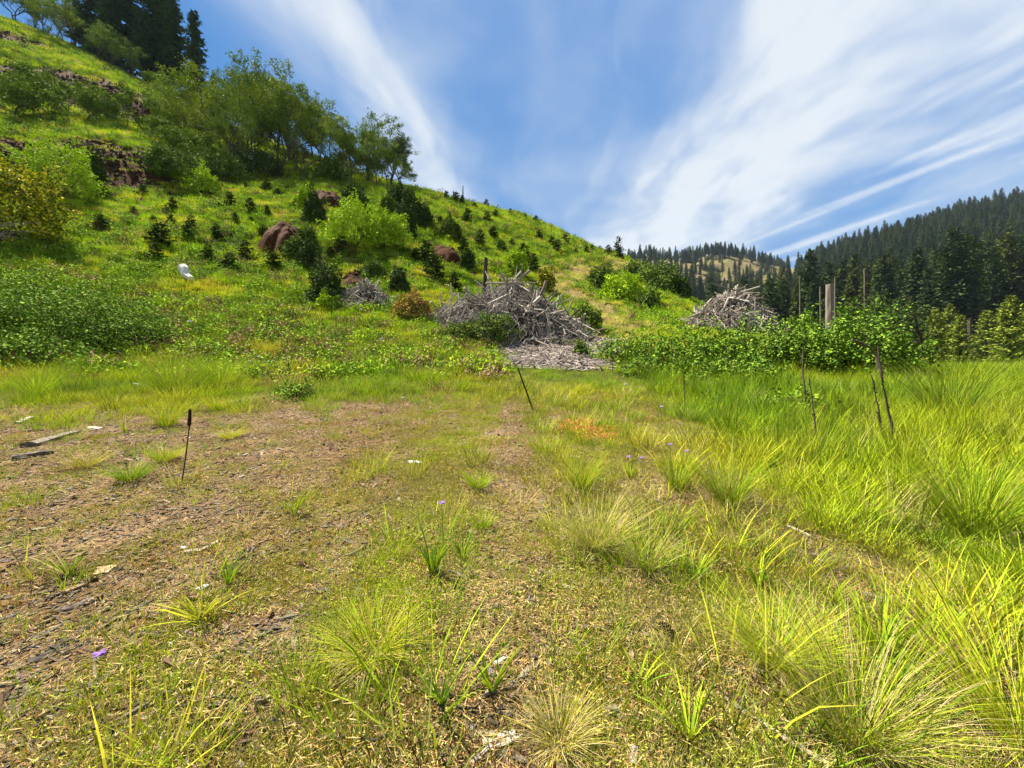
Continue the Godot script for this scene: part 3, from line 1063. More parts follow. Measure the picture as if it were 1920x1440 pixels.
	for i in 7500:
		var d := lerpf(8.0, 19.0, rng.randf())
		var px := rng.randf_range(-60.0, 940.0)
		var x := (px - 960.0) / F * d
		if nz.get_noise_2d(x * 40.0, d * 40.0 + 60.0) < rng.randf_range(-0.2, 0.4) + smoothstep(10.5, 8.5, d) or chips(x, -d) > 0.2:
			continue
		var k := rng.randf_range(0.3, 0.95)
		var c := GREEN.lerp(DEEP, rng.randf()) if rng.randf() < 0.5 else LIME.lerp(GREEN, rng.randf())
		if rng.randf() < 0.3:
			c = Color(0.22, 0.145, 0.085)
		put(w_buf, Vector3(x, ground(x, -d) - 0.03, -d), rng.randf() * TAU, k, k * rng.randf_range(0.7, 1.3), c)
	spread("hillside_weeds", weed.mesh(), mats.leaf, w_buf, "low dark leafy weeds dotted over the logged hillside", "weeds")
	var clod := PackedFloat32Array()
	for s in dirt_spots:
		for i in int(60.0 * s.z):
			var an := rng.randf() * TAU
			var rr: float = sqrt(rng.randf()) * s.z * 1.1
			var x: float = s.x + cos(an) * rr
			var z: float = s.y + sin(an) * rr
			var sz := rng.randf_range(0.04, 0.22)
			var bs := Basis.from_euler(Vector3(rng.randf_range(-0.6, 0.6), rng.randf() * TAU, rng.randf_range(-0.6, 0.6))).scaled_local(Vector3(sz * 1.5, sz * 2.2, sz * 1.6))
			put_b(clod, Vector3(x, ground(x, z), z), bs, tint([Color(0.12, 0.052, 0.024), Color(0.07, 0.04, 0.024), Color(0.18, 0.085, 0.035), Color(0.10, 0.10, 0.03)][rng.randi() % 4], 0.3))
	spread("dirt_clods", chip[0], mats.earth, clod, "dark red brown clods crumbling from the bare banks", "dirt")
	for k in 2:
		spread("sprouts", sprout[k], mats.grass, s_buf[k], ["thin short green and reddish stems sprouting from the dirt", "slightly taller thin stems among the wood chips"][k], "sprouts")
		spread("ground_cover", sprig[k], mats.leaf, g_buf[k], ["tiny yellow green leaves creeping over bare dirt", "low mossy leaf mats beside the track"][k], "ground cover")
		spread("meadow_grass", mid[k], mats.grass, m_buf[k], ["short bright green meadow grass around the track", "loose yellow green meadow grass below the hill"][k], "grass")
		spread("tall_grass", tall[k], mats.grass, t_buf[k], ["tall lush green grass right of the track", "taller thin grass along the bramble thicket"][k], "grass")
		spread("hillside_grass", hill[k], mats.grass, h_buf[k], ["lime green grass covering the logged hillside", "flat spreading grass and weeds on the hillside"][k], "grass")
	for k in 4:
		spread("wood_chips", chip[k], mats.white_wood, c_buf[k], ["brown bark chips littering the bare dirt", "tan wood chips littering the track", "grey brown wood crumbs on the meadow dirt", "reddish bark crumbs scattered near the viewer"][k], "wood chips")

func build_forest() -> void:
	var fir := [Color(0.042, 0.07, 0.024), Color(0.056, 0.085, 0.027), Color(0.038, 0.066, 0.028)]
	var warm := [Color(0.08, 0.10, 0.024), Color(0.065, 0.088, 0.023), Color(0.095, 0.115, 0.028)]
	var protos := []
	var bark := Color(0.17, 0.13, 0.10)
	var kinds := [[25.0, 3.6, 0.10, 330, 15, 0.85, fir], [27.0, 3.9, 0.2, 340, 15, 0.9, fir], [21.0, 3.8, 0.06, 320, 15, 0.85, warm], [28.0, 3.4, 0.32, 280, 15, 0.85, warm]]
	for k in kinds:
		protos.append(conifer("forest_conifer", "conifer", k[0], k[1], k[2], k[3], k[4], k[5], k[6], bark, mats.needle))
	var meshes := []
	for p in protos:
		meshes.append([p.get_child(0).mesh, p.get_child(1).mesh])
	# where every tree of the two mountainsides stands
	var spots := []
	var grid := {}
	for i in 14000:
		var d := sqrt(lerpf(105.0 * 105.0, 690.0 * 690.0, rng.randf()))
		var px := rng.randf_range(1150.0, 2060.0)
		if px < 1330.0 and d < 330.0 or px < 1440.0 and d < 150.0 or px < 1560.0 and d < 100.0:
			continue
		if px > 1480.0 and d > 545.0:
			continue
		var x := (px - 960.0) / F * d
		var cell := 6.6 if d < 300.0 else 7.6
		var key := Vector2i(int(x / cell), int(d / cell))
		if grid.has(key):
			continue
		var size := rng.randf_range(0.55, 1.15)
		if px < 1490.0 and d > 400.0:
			var rock := nz.get_noise_2d(x * 1.7, -d * 2.6)
			if rock > -0.3 and d < 610.0 and rng.randf() < 0.9:
				continue
			size *= 0.8
			if rng.randf() < 0.45:
				continue
		grid[key] = true
		spots.append([d / size, x, d, size, px])
	spots.sort_custom(func(a, b): return a[0] < b[0])
	var bufs := []
	for k in 4:
		bufs.append([PackedFloat32Array(), PackedFloat32Array()])
	var used := [false, false, false, false]
	var count := 0
	for s in spots:
		var x: float = s[1]
		var d: float = s[2]
		var k := rng.randi() % 4
		var pos := Vector3(x, ground(x, -d) - 0.3, -d)
		var turn := rng.randf() * TAU
		var sc := Vector3(s[3] * rng.randf_range(0.9, 1.15), s[3], s[3] * rng.randf_range(0.9, 1.15))
		if count < 260:
			var lab := "dark green conifer in the dense forest across the valley, lower slope"
			if k >= 2:
				lab = "olive green conifer in the dense forest across the valley, lower slope"
			if not used[k]:
				used[k] = true
				protos[k].position = pos
				protos[k].rotation.y = turn
				protos[k].scale = sc
				tag(protos[k], lab, "tree", "conifers of the valley forest")
			else:
				copy(protos[k], pos, turn, sc, lab, "conifers of the valley forest")
			count += 1
		else:
			for m in 2:
				var v := rng.randf_range(0.75, 1.2)
				put(bufs[k][m], pos, turn, sc.x, sc.y, Color(v, v, v))
	for k in 4:
		spread("distant_forest", meshes[k][1], mats.needle, bufs[k][1], ["dark conifer wood massed on the far ridges", "blue green conifer wood on the far ridges", "olive conifer wood mixed over the far ridges", "thin crowned conifer wood on the far ridges"][k], "forest")
		spread("distant_trunks", meshes[k][0], mats.bark, bufs[k][0], ["grey trunks inside the dark far wood", "brown trunks inside the blue green far wood", "brown trunks inside the olive far wood", "bare lower trunks of the thin crowned far wood"][k], "trunks")
	# pale young conifers at the meadow's edge
	var young := [Color(0.17, 0.22, 0.03), Color(0.12, 0.17, 0.025), Color(0.21, 0.25, 0.035)]
	var yp := conifer("young_conifer", "pale green young conifer beside the dark forest, behind the bent dead branch", 8.5, 2.3, 0.02, 300, 26, 0.36, young, bark, mats.needle)
	var places := [[1755, 55, 1.0], [1800, 62, 1.0], [1895, 50, 1.1], [1850, 70, 1.15], [1700, 75, 0.9], [1930, 80, 1.3], [1640, 90, 1.0], [1780, 85, 1.3]]
	var labels := ["pale green young conifer just behind the bent dead branch", "pale green young conifer, second from the bent dead branch", "broad yellow green conifer at the picture's edge above tall grass", "olive young conifer between the two pale edge conifers", "small pale conifer beside the dark glossy shrub", "large olive conifer at the picture's edge, behind the broad one", "small olive conifer between the tall stump and the glossy shrub", "tall pale conifer rising behind the bent dead branch"]
	for i in places.size():
		var p := on(places[i][0], places[i][1]) - Vector3(0, 0.2, 0)
		var sc: float = places[i][2]
		if i == 0:
			yp.position = p
			yp.scale = Vector3(sc, sc, sc)
			tag(yp, labels[0], "tree", "young conifers at the meadow edge")
		else:
			copy(yp, p, rng.randf() * TAU, Vector3(sc, sc, sc), labels[i], "young conifers at the meadow edge")

func build_hill_plants() -> void:
	var bark := Color(0.16, 0.13, 0.10)
	var fir := [Color(0.05, 0.085, 0.032), Color(0.07, 0.105, 0.036), Color(0.05, 0.09, 0.04)]
	# the tall firs on the shoulder
	var big := conifer("tall_fir", "tall dark fir standing nearest the open sky on the hill shoulder", 24.0, 3.7, 0.05, 300, 26, 0.8, fir, bark, mats.needle, 0.6)
	var big2 := conifer("tall_fir", "tall dark fir with open ragged crown", 27.0, 3.4, 0.16, 260, 24, 0.8, fir, bark, mats.needle, 0.7)
	var firs := [[364, 92, 1.0, 0], [326, 98, 1.0, 1], [286, 93, 1.3, 0], [246, 97, 1.25, 1], [212, 93, 1.1, 0], [306, 108, 1.35, 1], [192, 102, 1.1, 1], [168, 95, 0.8, 0], [400, 96, 0.5, 0], [140, 102, 0.75, 1]]
	var flab := ["tall dark fir standing nearest the open sky on the hill shoulder", "tall dark fir with ragged crown, second from the open sky", "very tall dark fir cut off by the top edge, third from the open sky", "very tall ragged fir cut off by the top edge, in the group's middle", "very tall dark fir cut off by the top edge, left of the group's middle", "tallest ragged fir standing behind the other firs", "ragged dark fir near the left end of the fir group", "dark fir second from the left end of the fir group", "short dark fir at the open foot of the fir group", "ragged leftmost fir of the hill shoulder group"]
	for i in firs.size():
		var f: Array = firs[i]
		var p := on(f[0], f[1])
		var sc := Vector3(f[2], f[2], f[2])
		var src: Node3D = big if f[3] == 0 else big2
		if i == 0 or i == 1:
			src.position = p
			src.scale = sc
			tag(src, flab[i], "tree", "firs on the hill shoulder")
		else:
			copy(src, p, rng.randf() * TAU, sc, flab[i], "firs on the hill shoulder")
	# oaks and madrones
	var oakc := [Color(0.14, 0.21, 0.028), Color(0.10, 0.17, 0.025), Color(0.18, 0.24, 0.03)]
	var grey := [Color(0.085, 0.12, 0.04), Color(0.07, 0.10, 0.035), Color(0.10, 0.13, 0.05)]
	var yellow := [Color(0.24, 0.29, 0.028), Color(0.17, 0.24, 0.025)]
	var oak := broadleaf("oak_tree", "x", 11.5, 2, 4, 30, 0.26, 0.85, oakc, bark, mats.leaf)
	var oak2 := broadleaf("oak_tree", "x", 10.0, 2, 4, 34, 0.26, 0.9, yellow, Color(0.2, 0.17, 0.14), mats.leaf, 0.4)
	var mad := broadleaf("madrone_tree", "x", 14.5, 2, 4, 38, 0.27, 0.85, grey, Color(0.13, 0.09, 0.07), mats.leaf, 0.2)
	var thin := broadleaf("thin_tree", "x", 10.0, 2, 4, 12, 0.24, 0.7, grey, Color(0.16, 0.12, 0.09), mats.leaf, 0.3)
	var scrub := broadleaf("scrub_oak", "x", 4.0, 2, 3, 40, 0.22, 0.6, oakc, bark, mats.leaf, 0.55)
	var protos := [oak, oak2, mad, thin, scrub]
	var first := [true, true, true, true, true]
	# kind, column, distance, size, label
	var trees := [
		[2, 455, 82, 1.15, "tallest grey green madrone, right of the dark firs"], [2, 500, 84, 1.0, "grey green madrone, second along the skyline from the firs"], [2, 545, 80, 1.05, "grey green madrone with upright crown at the skyline's middle"], [2, 585, 84, 0.85, "grey green madrone above the yellow oaks"],
		[3, 610, 78, 0.95, "thin leafless-looking tree on the skyline"], [3, 640, 80, 0.9, "thin sparse tree beside the rounded oak crown"], [0, 690, 66, 0.95, "rounded green oak near the lower end of the tree belt"], [2, 735, 68, 0.72, "crooked madrone at the lower end of the tree belt"], [2, 752, 70, 0.6, "last small crooked madrone leaning out to the sky"],
		[0, 520, 60, 1.15, "large green oak with leaning dark trunk"], [0, 480, 58, 1.0, "green oak in front of the tall madrones"], [1, 560, 62, 1.1, "yellow green oak on the belt's right half"], [1, 445, 60, 1.0, "yellow green oak with pale trunk"], [0, 410, 62, 0.9, "green oak below the short dark fir"], [1, 395, 66, 0.9, "golden green oak beside the firs' foot"], [0, 600, 64, 0.85, "green oak above the brown bank"], [1, 635, 63, 0.75, "small yellow green oak beside the rounded oak"], [0, 660, 60, 0.7, "small dark green oak left of the rounded oak"], [0, 345, 60, 0.75, "green oak beside the red bank"], [1, 375, 58, 0.7, "small golden oak above the dark thicket"], [0, 430, 54, 0.65, "small oak standing before the belt"], [0, 705, 62, 0.6, "small green oak at the foot of the crooked madrone"], [0, 725, 62, 0.55, "low green oak under the crooked madrone"], [3, 575, 56, 0.7, "thin bare tree before the brown bank"], [0, 465, 70, 1.0, "green oak rising behind the pale trunk"], [0, 540, 70, 1.0, "green oak rising behind the leaning trunk"], [1, 500, 66, 0.8, "low golden oak in the belt's middle"], [3, 520, 84, 1.1, "thin grey snag-like tree on the skyline"],
		[4, 233, 55, 1.2, "crooked scrub oak alone on the sunlit grass shelf"], [4, 160, 54, 1.1, "scrub oak on the grass shelf, second from the right"], [4, 118, 56, 1.3, "scrub oak in the middle of the grass shelf"], [4, 60, 52, 1.5, "broad scrub oak on the shelf near the left edge"], [4, 20, 50, 1.5, "scrub oak at the left picture edge"], [4, 185, 56, 1.0, "small scrub oak beside the lone shelf oak"], [4, 320, 54, 1.3, "scrub oak at the end of the grass shelf"], [4, 355, 50, 1.2, "scrub oak over the red bank's corner"], [4, 90, 50, 1.1, "low scrub oak above the dark bank"], [4, 280, 50, 1.0, "scrub oak hanging over the red bank"],
		[2, 30, 100, 0.75, "grey green madrone on the ridge at the left edge"], [0, 65, 100, 0.75, "green oak on the ridge near the left edge"], [1, 100, 98, 0.8, "olive oak on the ridge between the oak and the firs"], [1, 122, 90, 0.85, "bright lime tree before the firs"], [0, 140, 94, 0.9, "dark green oak below the leftmost fir"], [0, 185, 88, 0.7, "green oak under the left firs"], [0, 215, 86, 0.7, "small oak in the firs' shade"], [0, 250, 86, 0.6, "low oak at the foot of the very tall firs"], [0, 80, 94, 0.7, "low oak under the ridge oaks"], [4, 300, 84, 1.2, "low scrub oak at the firs' feet"], [4, 340, 84, 1.2, "low scrub oak right under the nearest fir"], [4, 380, 78, 1.3, "scrub oak between the firs and the madrones"],
	]
	for tr in trees:
		var k: int = tr[0]
		var p := on(tr[1], tr[2]) - Vector3(0, 0.15, 0)
		var sc: float = tr[3]
		var grp: String = ["trees of the hillside belt", "trees of the hillside belt", "trees of the hillside belt", "trees of the hillside belt", "scrub oaks on the shelf"][k]
		if first[k]:
			first[k] = false
			protos[k].position = p
			protos[k].rotation.y = rng.randf() * TAU
			protos[k].scale = Vector3(sc, sc, sc)
			tag(protos[k], tr[4], "tree", grp)
		else:
			copy(protos[k], p, rng.randf() * TAU, Vector3(sc * rng.randf_range(0.9, 1.15), sc, sc), tr[4], grp)
	# planted seedlings and dark stubs of brush
	var seed_pal := [Color(0.045, 0.07, 0.022), Color(0.06, 0.09, 0.028), Color(0.05, 0.065, 0.025)]
	var seedling := conifer("conifer_seedling", "small dark conifer seedling dotting the grassy hillside", 1.25, 0.5, 0.0, 60, 14, 0.2, seed_pal, bark, mats.needle)
	var sp := [[322, 388], [318, 365], [430, 382], [320, 420], [187, 430], [358, 423], [267, 358], [500, 395], [468, 393], [470, 413], [440, 410], [405, 440], [352, 440], [288, 415], [250, 400], [877, 413], [913, 410], [930, 403], [957, 397], [912, 382], [890, 385], [867, 377], [837, 368], [855, 372], [825, 420], [857, 445], [877, 500], [800, 400], [785, 395], [750, 378], [1005, 410], [985, 405], [940, 470], [960, 455], [980, 480], [1010, 440], [1035, 455], [1060, 450], [1045, 470], [1000, 500], [1080, 470], [1100, 470], [925, 440], [900, 455], [870, 465], [577, 490], [620, 480], [560, 455], [540, 470], [700, 500], [640, 470], [800, 490], [815, 520], [780, 480], [850, 540], [750, 535], [735, 545], [600, 420], [575, 350], [500, 350], [460, 345], [520, 365], [555, 380], [1110, 465], [1125, 463], [1140, 470], [1160, 480], [495, 440], [510, 500], [460, 480], [430, 500], [390, 480], [300, 450], [290, 480]]
	for i in sp.size():
		var p := at(sp[i][0], sp[i][1] + 8.0)
		if p.z < -120.0:
			continue
		var sc := rng.randf_range(0.55, 1.2) * (1.5 if sp[i][0] > 780 else 1.0)
		if i == 0:
			seedling.position = p
			tag(seedling, "small dark conifer seedling dotting the grassy hillside", "seedling", "seedlings on the hillside")
			seedling.set_meta("category", "seedling")
		else:
			copy(seedling, p, rng.randf() * TAU, Vector3(sc * rng.randf_range(0.9, 1.4), sc, sc * rng.randf_range(0.9, 1.4)), "small dark conifer seedling dotting the grassy hillside", "seedlings on the hillside")
	# shrubs: label, column, row of the foot, width and height in rows, palette, leaf, group
	var lime := [Color(0.27, 0.41, 0.018), Color(0.20, 0.33, 0.018), Color(0.36, 0.45, 0.02)]
	var dark := [Color(0.05, 0.078, 0.022), Color(0.065, 0.10, 0.028), Color(0.04, 0.065, 0.024)]
	var midg := [Color(0.10, 0.16, 0.03), Color(0.08, 0.13, 0.025), Color(0.14, 0.19, 0.03)]
	var gold := [Color(0.56, 0.48, 0.02), Color(0.30, 0.32, 0.02), Color(0.10, 0.14, 0.016), Color(0.07, 0.10, 0.014)]
	var rust := [Color(0.34, 0.22, 0.06), Color(0.22, 0.22, 0.05), Color(0.26, 0.13, 0.05)]
	var L := [
		["maple_bush", "large lime green leafy bush, left half of the pair below the dirt mounds", 662, 468, 100, 66, lime, 900],
		["maple_bush", "large lime green leafy bush, right half of the pair below the dirt mounds", 722, 470, 86, 62, lime, 850],
		["maple_bush", "bright green leafy maple bush in front of the red bank", 110, 368, 115, 72, lime, 900],
		["maple_bush", "small bright green bush with dark shaded side below the scrub", 382, 368, 46, 38, lime, 400],
		["maple_bush", "bright green round bush behind the larger slash pile", 968, 512, 34, 34, lime, 380],
		["maple_bush", "small lime bush touching the dark columnar shrub", 572, 396, 26, 34, lime, 300],
		["columnar_shrub", "dark columnar shrub between the two dirt mounds", 590, 420, 36, 46, dark, 420],
		["columnar_shrub", "dark upright shrub beside the bright maple bush", 176, 366, 36, 62, dark, 420],
		["dark_shrub", "big dark round shrub beside the small slash pile", 612, 572, 72, 56, dark, 800],
		["dark_shrub", "dark shrub in front of the smaller dirt mound", 660, 398, 44, 36, dark, 400],
		["dark_shrub", "dark shrub right of the lime bush pair", 768, 420, 40, 40, dark, 420],
		["dark_shrub", "dark conical shrub touching the right lime bush", 762, 446, 32, 38, dark, 350],
		["dark_shrub", "dark shrub above the reddish brush mound", 792, 428, 34, 32, dark, 350],
		["dark_shrub", "dark scrubby shrub under the last madrone", 745, 392, 40, 30, dark, 350],
		["dark_shrub", "grey green shrub at the front of the large dirt mound", 556, 486, 42, 30, midg, 450],
		["dark_shrub", "dark shrub in the lower hillside between lime bush and big round shrub", 578, 502, 34, 34, dark, 300],
		["dark_shrub", "dark round shrub left of the dead snag", 877, 508, 26, 26, dark, 300],
		["dark_shrub", "dark clump with tall shadow in the middle of the hillside", 748, 548, 34, 30, dark, 320],
		["green_shrub", "fresh green shrub at the foot of the dark round shrub", 612, 582, 32, 24, lime, 300],
		["green_shrub", "green shrub in the gully below the lime bush pair", 700, 520, 40, 24, midg, 300],
		["green_shrub", "green shrub above the lime bush pair", 730, 400, 28, 26, midg, 280],
		["green_shrub", "small green tree-like shrub on the open slope", 841, 448, 30, 30, midg, 300],
		["green_shrub", "green shrub at the right end of the large dirt mound", 575, 465, 34, 30, midg, 300],
		["rust_shrub", "rusty yellow shrub left of the larger slash pile", 776, 598, 62, 36, rust, 500],
		["rust_shrub", "small golden shrub beside the path above the larger slash pile", 1024, 552, 28, 36, gold, 320],
		["dark_shrub", "dark bushy oak scrub along the tree belt's foot, left", 330, 335, 70, 40, midg, 500],
		["dark_shrub", "dark bushy scrub along the tree belt's foot, middle", 410, 335, 80, 40, midg, 500],
		["dark_shrub", "dark bushy scrub along the tree belt's foot, right", 620, 345, 60, 34, midg, 450],
		["dark_shrub", "dark low scrub in the shade of the leaning oak", 490, 335, 80, 36, dark, 450],
		["dark_shrub", "dark scrub at the right end of the red bank", 300, 330, 40, 40, midg, 380],
		["path_brush", "bright leafy bush right of the path's bend", 1170, 566, 70, 40, lime, 550],
		["path_brush", "green leafy bush at the path's bend, nearest the road edge", 1128, 540, 50, 30, midg, 420],
		["path_brush", "dark green brush on the knoll right of the path", 1240, 552, 76, 44, midg, 600],
		["path_brush", "green brush on top of the knoll, right of the path", 1195, 524, 70, 26, midg, 450],
		["path_brush", "green brush at the knoll's right foot", 1275, 562, 36, 26, dark, 300],
		["path_brush", "small bush on the knoll beside the grassy saddle", 1215, 576, 40, 22, midg, 300],
		["path_brush", "green bush at the right foot of the larger slash pile", 1100, 622, 52, 40, midg, 480],
		["path_brush", "low bramble bush in front of the larger slash pile", 925, 642, 100, 36, midg, 900],
		["path_brush", "small round bush on the wood chip apron", 1090, 666, 24, 16, midg, 260],
		["path_brush", "low leafy bush left of the wood chip apron", 860, 640, 60, 24, midg, 420],
	]
	for s in L:
		var p := at(s[2], s[3])
		var d := -p.z
		var rx: float = s[4] * d / F / 2.0
		var ry: float = s[5] * d / F * 0.95
		bush(s[0], s[1], p, Vector3(rx, ry, rx * 0.85), int(s[7] * 8.0), clampf(d * 0.0052, 0.05, 0.3), s[6], mats.leaf if s[6] != dark else mats.needle)
	# the golden shrub on the left edge and the dark glossy one behind the thicket
	var e := at(5, 458)
	bush("golden_shrub", "large yellow topped dark shrub at the left edge above the brambles", e, Vector3(2.6, 3.7, 2.2), 15000, 0.16, gold, mats.leaf, "", 0.6, 0.3)
	e = on(1650, 15.5)
	bush("glossy_shrub", "dark glossy broadleaf shrub behind the bramble thicket", e, Vector3(1.6, 2.05, 1.4), 9000, 0.085, dark, mats.leaf, "", 0.55, 0.28)
	# brambles
	var br := [Color(0.085, 0.16, 0.018), Color(0.11, 0.20, 0.02), Color(0.06, 0.115, 0.017), Color(0.17, 0.26, 0.025)]
	var h1 := []
	for q in [[1420, 11.2, 1.1, 1.0], [1160, 13.5, 0.9, 0.65], [1225, 12.5, 1.0, 0.75], [1290, 12.0, 1.1, 0.9], [1350, 11.5, 1.0, 0.95], [1490, 11.0, 1.05, 1.0], [1550, 10.6, 1.0, 1.1], [1610, 10.4, 1.0, 1.2], [1665, 10.2, 0.8, 1.05], [1500, 14.0, 1.0, 1.2], [1310, 9.8, 0.75, 0.5], [1400, 9.3, 0.75, 0.55], [1220, 10.6, 0.7, 0.45]]:
		h1.append([on(q[0], q[1]), Vector3(q[2], q[3], q[2] * 0.9)])
	thicket("bramble_thicket", "long dark green bramble thicket in front of the farther slash pile", h1, 36000, 0.078, br, mats.leaf)
	var h2 := []
	for q in [[60, 11.5, 1.6, 1.3], [-40, 12.0, 1.6, 1.5], [140, 12.6, 1.6, 1.3], [210, 13.2, 1.4, 1.15], [262, 13.6, 1.1, 0.9], [30, 10.0, 1.2, 0.8], [100, 14.5, 1.5, 1.1], [-90, 10.5, 1.5, 1.4], [0, 14.2, 1.6, 1.1], [180, 15.0, 1.5, 1.0]]:
		h2.append([on(q[0], q[1]), Vector3(q[2], q[3], q[2] * 0.9)])
	thicket("bramble_thicket", "spreading green bramble thicket at the left edge below the golden shrub", h2, 38000, 0.08, br, mats.leaf)
	var h3 := []
	for q in [[1500, 6.1, 0.35, 0.3], [1465, 6.5, 0.3, 0.25]]:
		h3.append([on(q[0], q[1]), Vector3(q[2], q[3], q[2])])
	thicket("bramble_sprawl", "small dark bramble sprawling at the foot of the knobbly dead stalk", h3, 900, 0.06, br, mats.leaf)
	h3 = [[on(555, 7.6), Vector3(0.32, 0.22, 0.3)]]
	thicket("bramble_sprawl", "small dark bramble patch at the meadow edge, left of the track", h3, 500, 0.055, br, mats.leaf)
	h3 = [[on(1345, 7.0), Vector3(0.25, 0.16, 0.2)]]
	thicket("bramble_sprawl", "tiny bramble patch in the pale grass right of the track", h3, 260, 0.05, br, mats.leaf)

func build_wood() -> void:
	var sticks := []
	for k in 6:
		sticks.append(stick_mesh(6, 0.05 + 0.035 * k, k % 3))
	var c := at(955, 642)
	c = on(958, -c.z + 2.2)
	slash_pile("large grey slash pile of dead branches in the picture's middle", c, Vector3(3.9, 2.45, 2.8), 290, 2200, Vector3(0, 0.15, 0), sticks)
	c = on(1385, 24.5)
	slash_pile("farther grey slash pile rising behind the bramble thicket", c, Vector3(3.2, 2.6, 2.4), 240, 1100, Vector3(0, 0.35, 0), sticks)
	c = at(682, 572)
	slash_pile("small low slash pile beside the dark round shrub", c, Vector3(1.75, 1.15, 1.2), 110, 500, Vector3.ZERO, sticks, "slash_pile", 0.2)
	# long poles that lean out of the farther pile
	# dirt mounds
	for m in [["large red brown dirt mound on the hillside, left of the columnar shrub", 532, 460, 92, 50], ["smaller red brown dirt mound above the lime bush pair", 616, 392, 70, 38], ["reddish brown brush mound on the open slope right of the lime bushes", 838, 492, 56, 34], ["low reddish dirt mound above the small slash pile", 666, 540, 56, 26]]:
		var p := at(m[1], m[2])
		var d := -p.z
		var rx: float = m[3] * d / F / 2.0
		var ry: float = m[4] * d / F * 0.8
		var b := MB.new()
		var nr := 22
		var na := 56
		var pts := []
		var off := rng.randf() * 500.0
		for i in nr + 1:
			for j in na:
				var a := TAU * j / na
				var q := 1.15 * i / nr
				var k := 1.0 + 0.4 * nz.get_noise_2d(cos(a) * 50 + off, sin(a) * 50)
				var x := cos(a) * rx * q * k
				var z := sin(a) * rx * 0.8 * q * k
				var hh := ry * pow(maxf(1.0 - q * q, 0.0), 0.62) * (1.0 + 0.3 * nz.get_noise_2d(x * 60.0 + off, z * 60.0))
				var y := ground(p.x + x, p.z + z) - p.y
				pts.append(Vector3(x, y + hh - (0.1 if i == nr else 0.0) + 0.03 * rng.randf(), z))
		for i in nr:
			for j in na:
				var j2 := (j + 1) % na
				b.quad(pts[i * na + j], pts[i * na + j2], pts[(i + 1) * na + j2], pts[(i + 1) * na + j], tint(Color(0.10, 0.036, 0.012), 0.2))
		var o := part("dirt_mound", b.mesh(), mats.earth, self)
		o.position = p
		tag(o, m[0], "dirt mound")
	# standing dead wood
	var pole := func(called: String, label: String, a: Vector3, b2: Vector3, r0: float, r1: float, col: Color, wob: float, cat: String, knob := 0.0) -> void:
		var b := MB.new()
		var n := 9
		var pts := crooked(Vector3(0, -0.1, 0), b2 - a, n, wob)
		var rad := tapered(n, r0, r1)
		if knob > 0.0:
			for k in n + 1:
				rad[k] *= 1.0 + knob * rng.randf_range(-0.5, 0.8)
		b.tube(pts, rad, 8, col, 0.12 + knob * 0.3, rng)
		if knob > 0.0:
			for k in 26:
				var i := rng.randi() % n
				var q := pts[i].lerp(pts[i + 1], rng.randf())
				var dv := (rand_dir() + Vector3(0, 0.5, 0)).normalized()
				b.leaf(q, dv, dv.cross(rand_dir()).normalized(), r0 * 3.2, r0 * 1.6, tint(col, 0.3))
		var o := part(called, b.mesh(), mats.bark, self)
		o.position = a
		tag(o, label, cat)
	var up := func(p: Vector3, px: float, py: float) -> Vector3:
		# the point above p, at p's distance, that shows in the given column and row
		var d := -p.z
		return Vector3((px - 960.0) / F * d, EYE + (720.0 - py) / F * d, p.z)
	var wgrey := Color(0.36, 0.30, 0.25)
	var wdark := Color(0.10, 0.075, 0.06)
	var p := on(1557, 38)
	pole.call("tall_stump", "tall pale broken trunk standing behind the thicket", p, up.call(p, 1555, 533), 0.36, 0.32, wgrey, 0.01, "stump")
	for q in [[1538, 62, 538, "thin pale dead trunk left of the tall stump"], [1567, 64, 520, "thin pale dead trunk touching the tall stump's right side"], [1622, 84, 505, "thin pale trunk before the dark forest, farthest right of the dead trunks"], [1500, 90, 520, "thin trunk above the farther slash pile's right end"]]:
		p = on(q[0], q[1])
		pole.call("dead_tree", q[3], p, up.call(p, q[0] - 1.0, q[2]), 0.10, 0.07, wgrey, 0.015, "dead tree")
	p = on(908, 22.5)
	pole.call("dead_snag", "dark crooked snag standing behind the larger slash pile", p, up.call(p, 912, 482), 0.17, 0.10, wdark, 0.07, "dead tree")
	p = on(870, 72)
	for q in [[850, 73, 358, "tiny bare pole on the hill skyline, left of the saplings"], [868, 72, 348, "bare pole on the hill skyline among saplings"], [1100, 86, 452, "bare pole on the far end of the hill skyline"]]:
		p = on(q[0], q[1])
		pole.call("dead_tree", q[3], p, up.call(p, q[0], q[2]), 0.14, 0.08, wdark, 0.03, "dead tree")
	# skyline saplings at the hill's right end
	p = on(1160, 82)
	conifer("ridge_pine", "lone small dark pine where the hill meets the sky", 4.0, 1.3, 0.15, 60, 10, 0.5, [Color(0.03, 0.05, 0.02), Color(0.04, 0.06, 0.025)], wdark, mats.needle).position = p
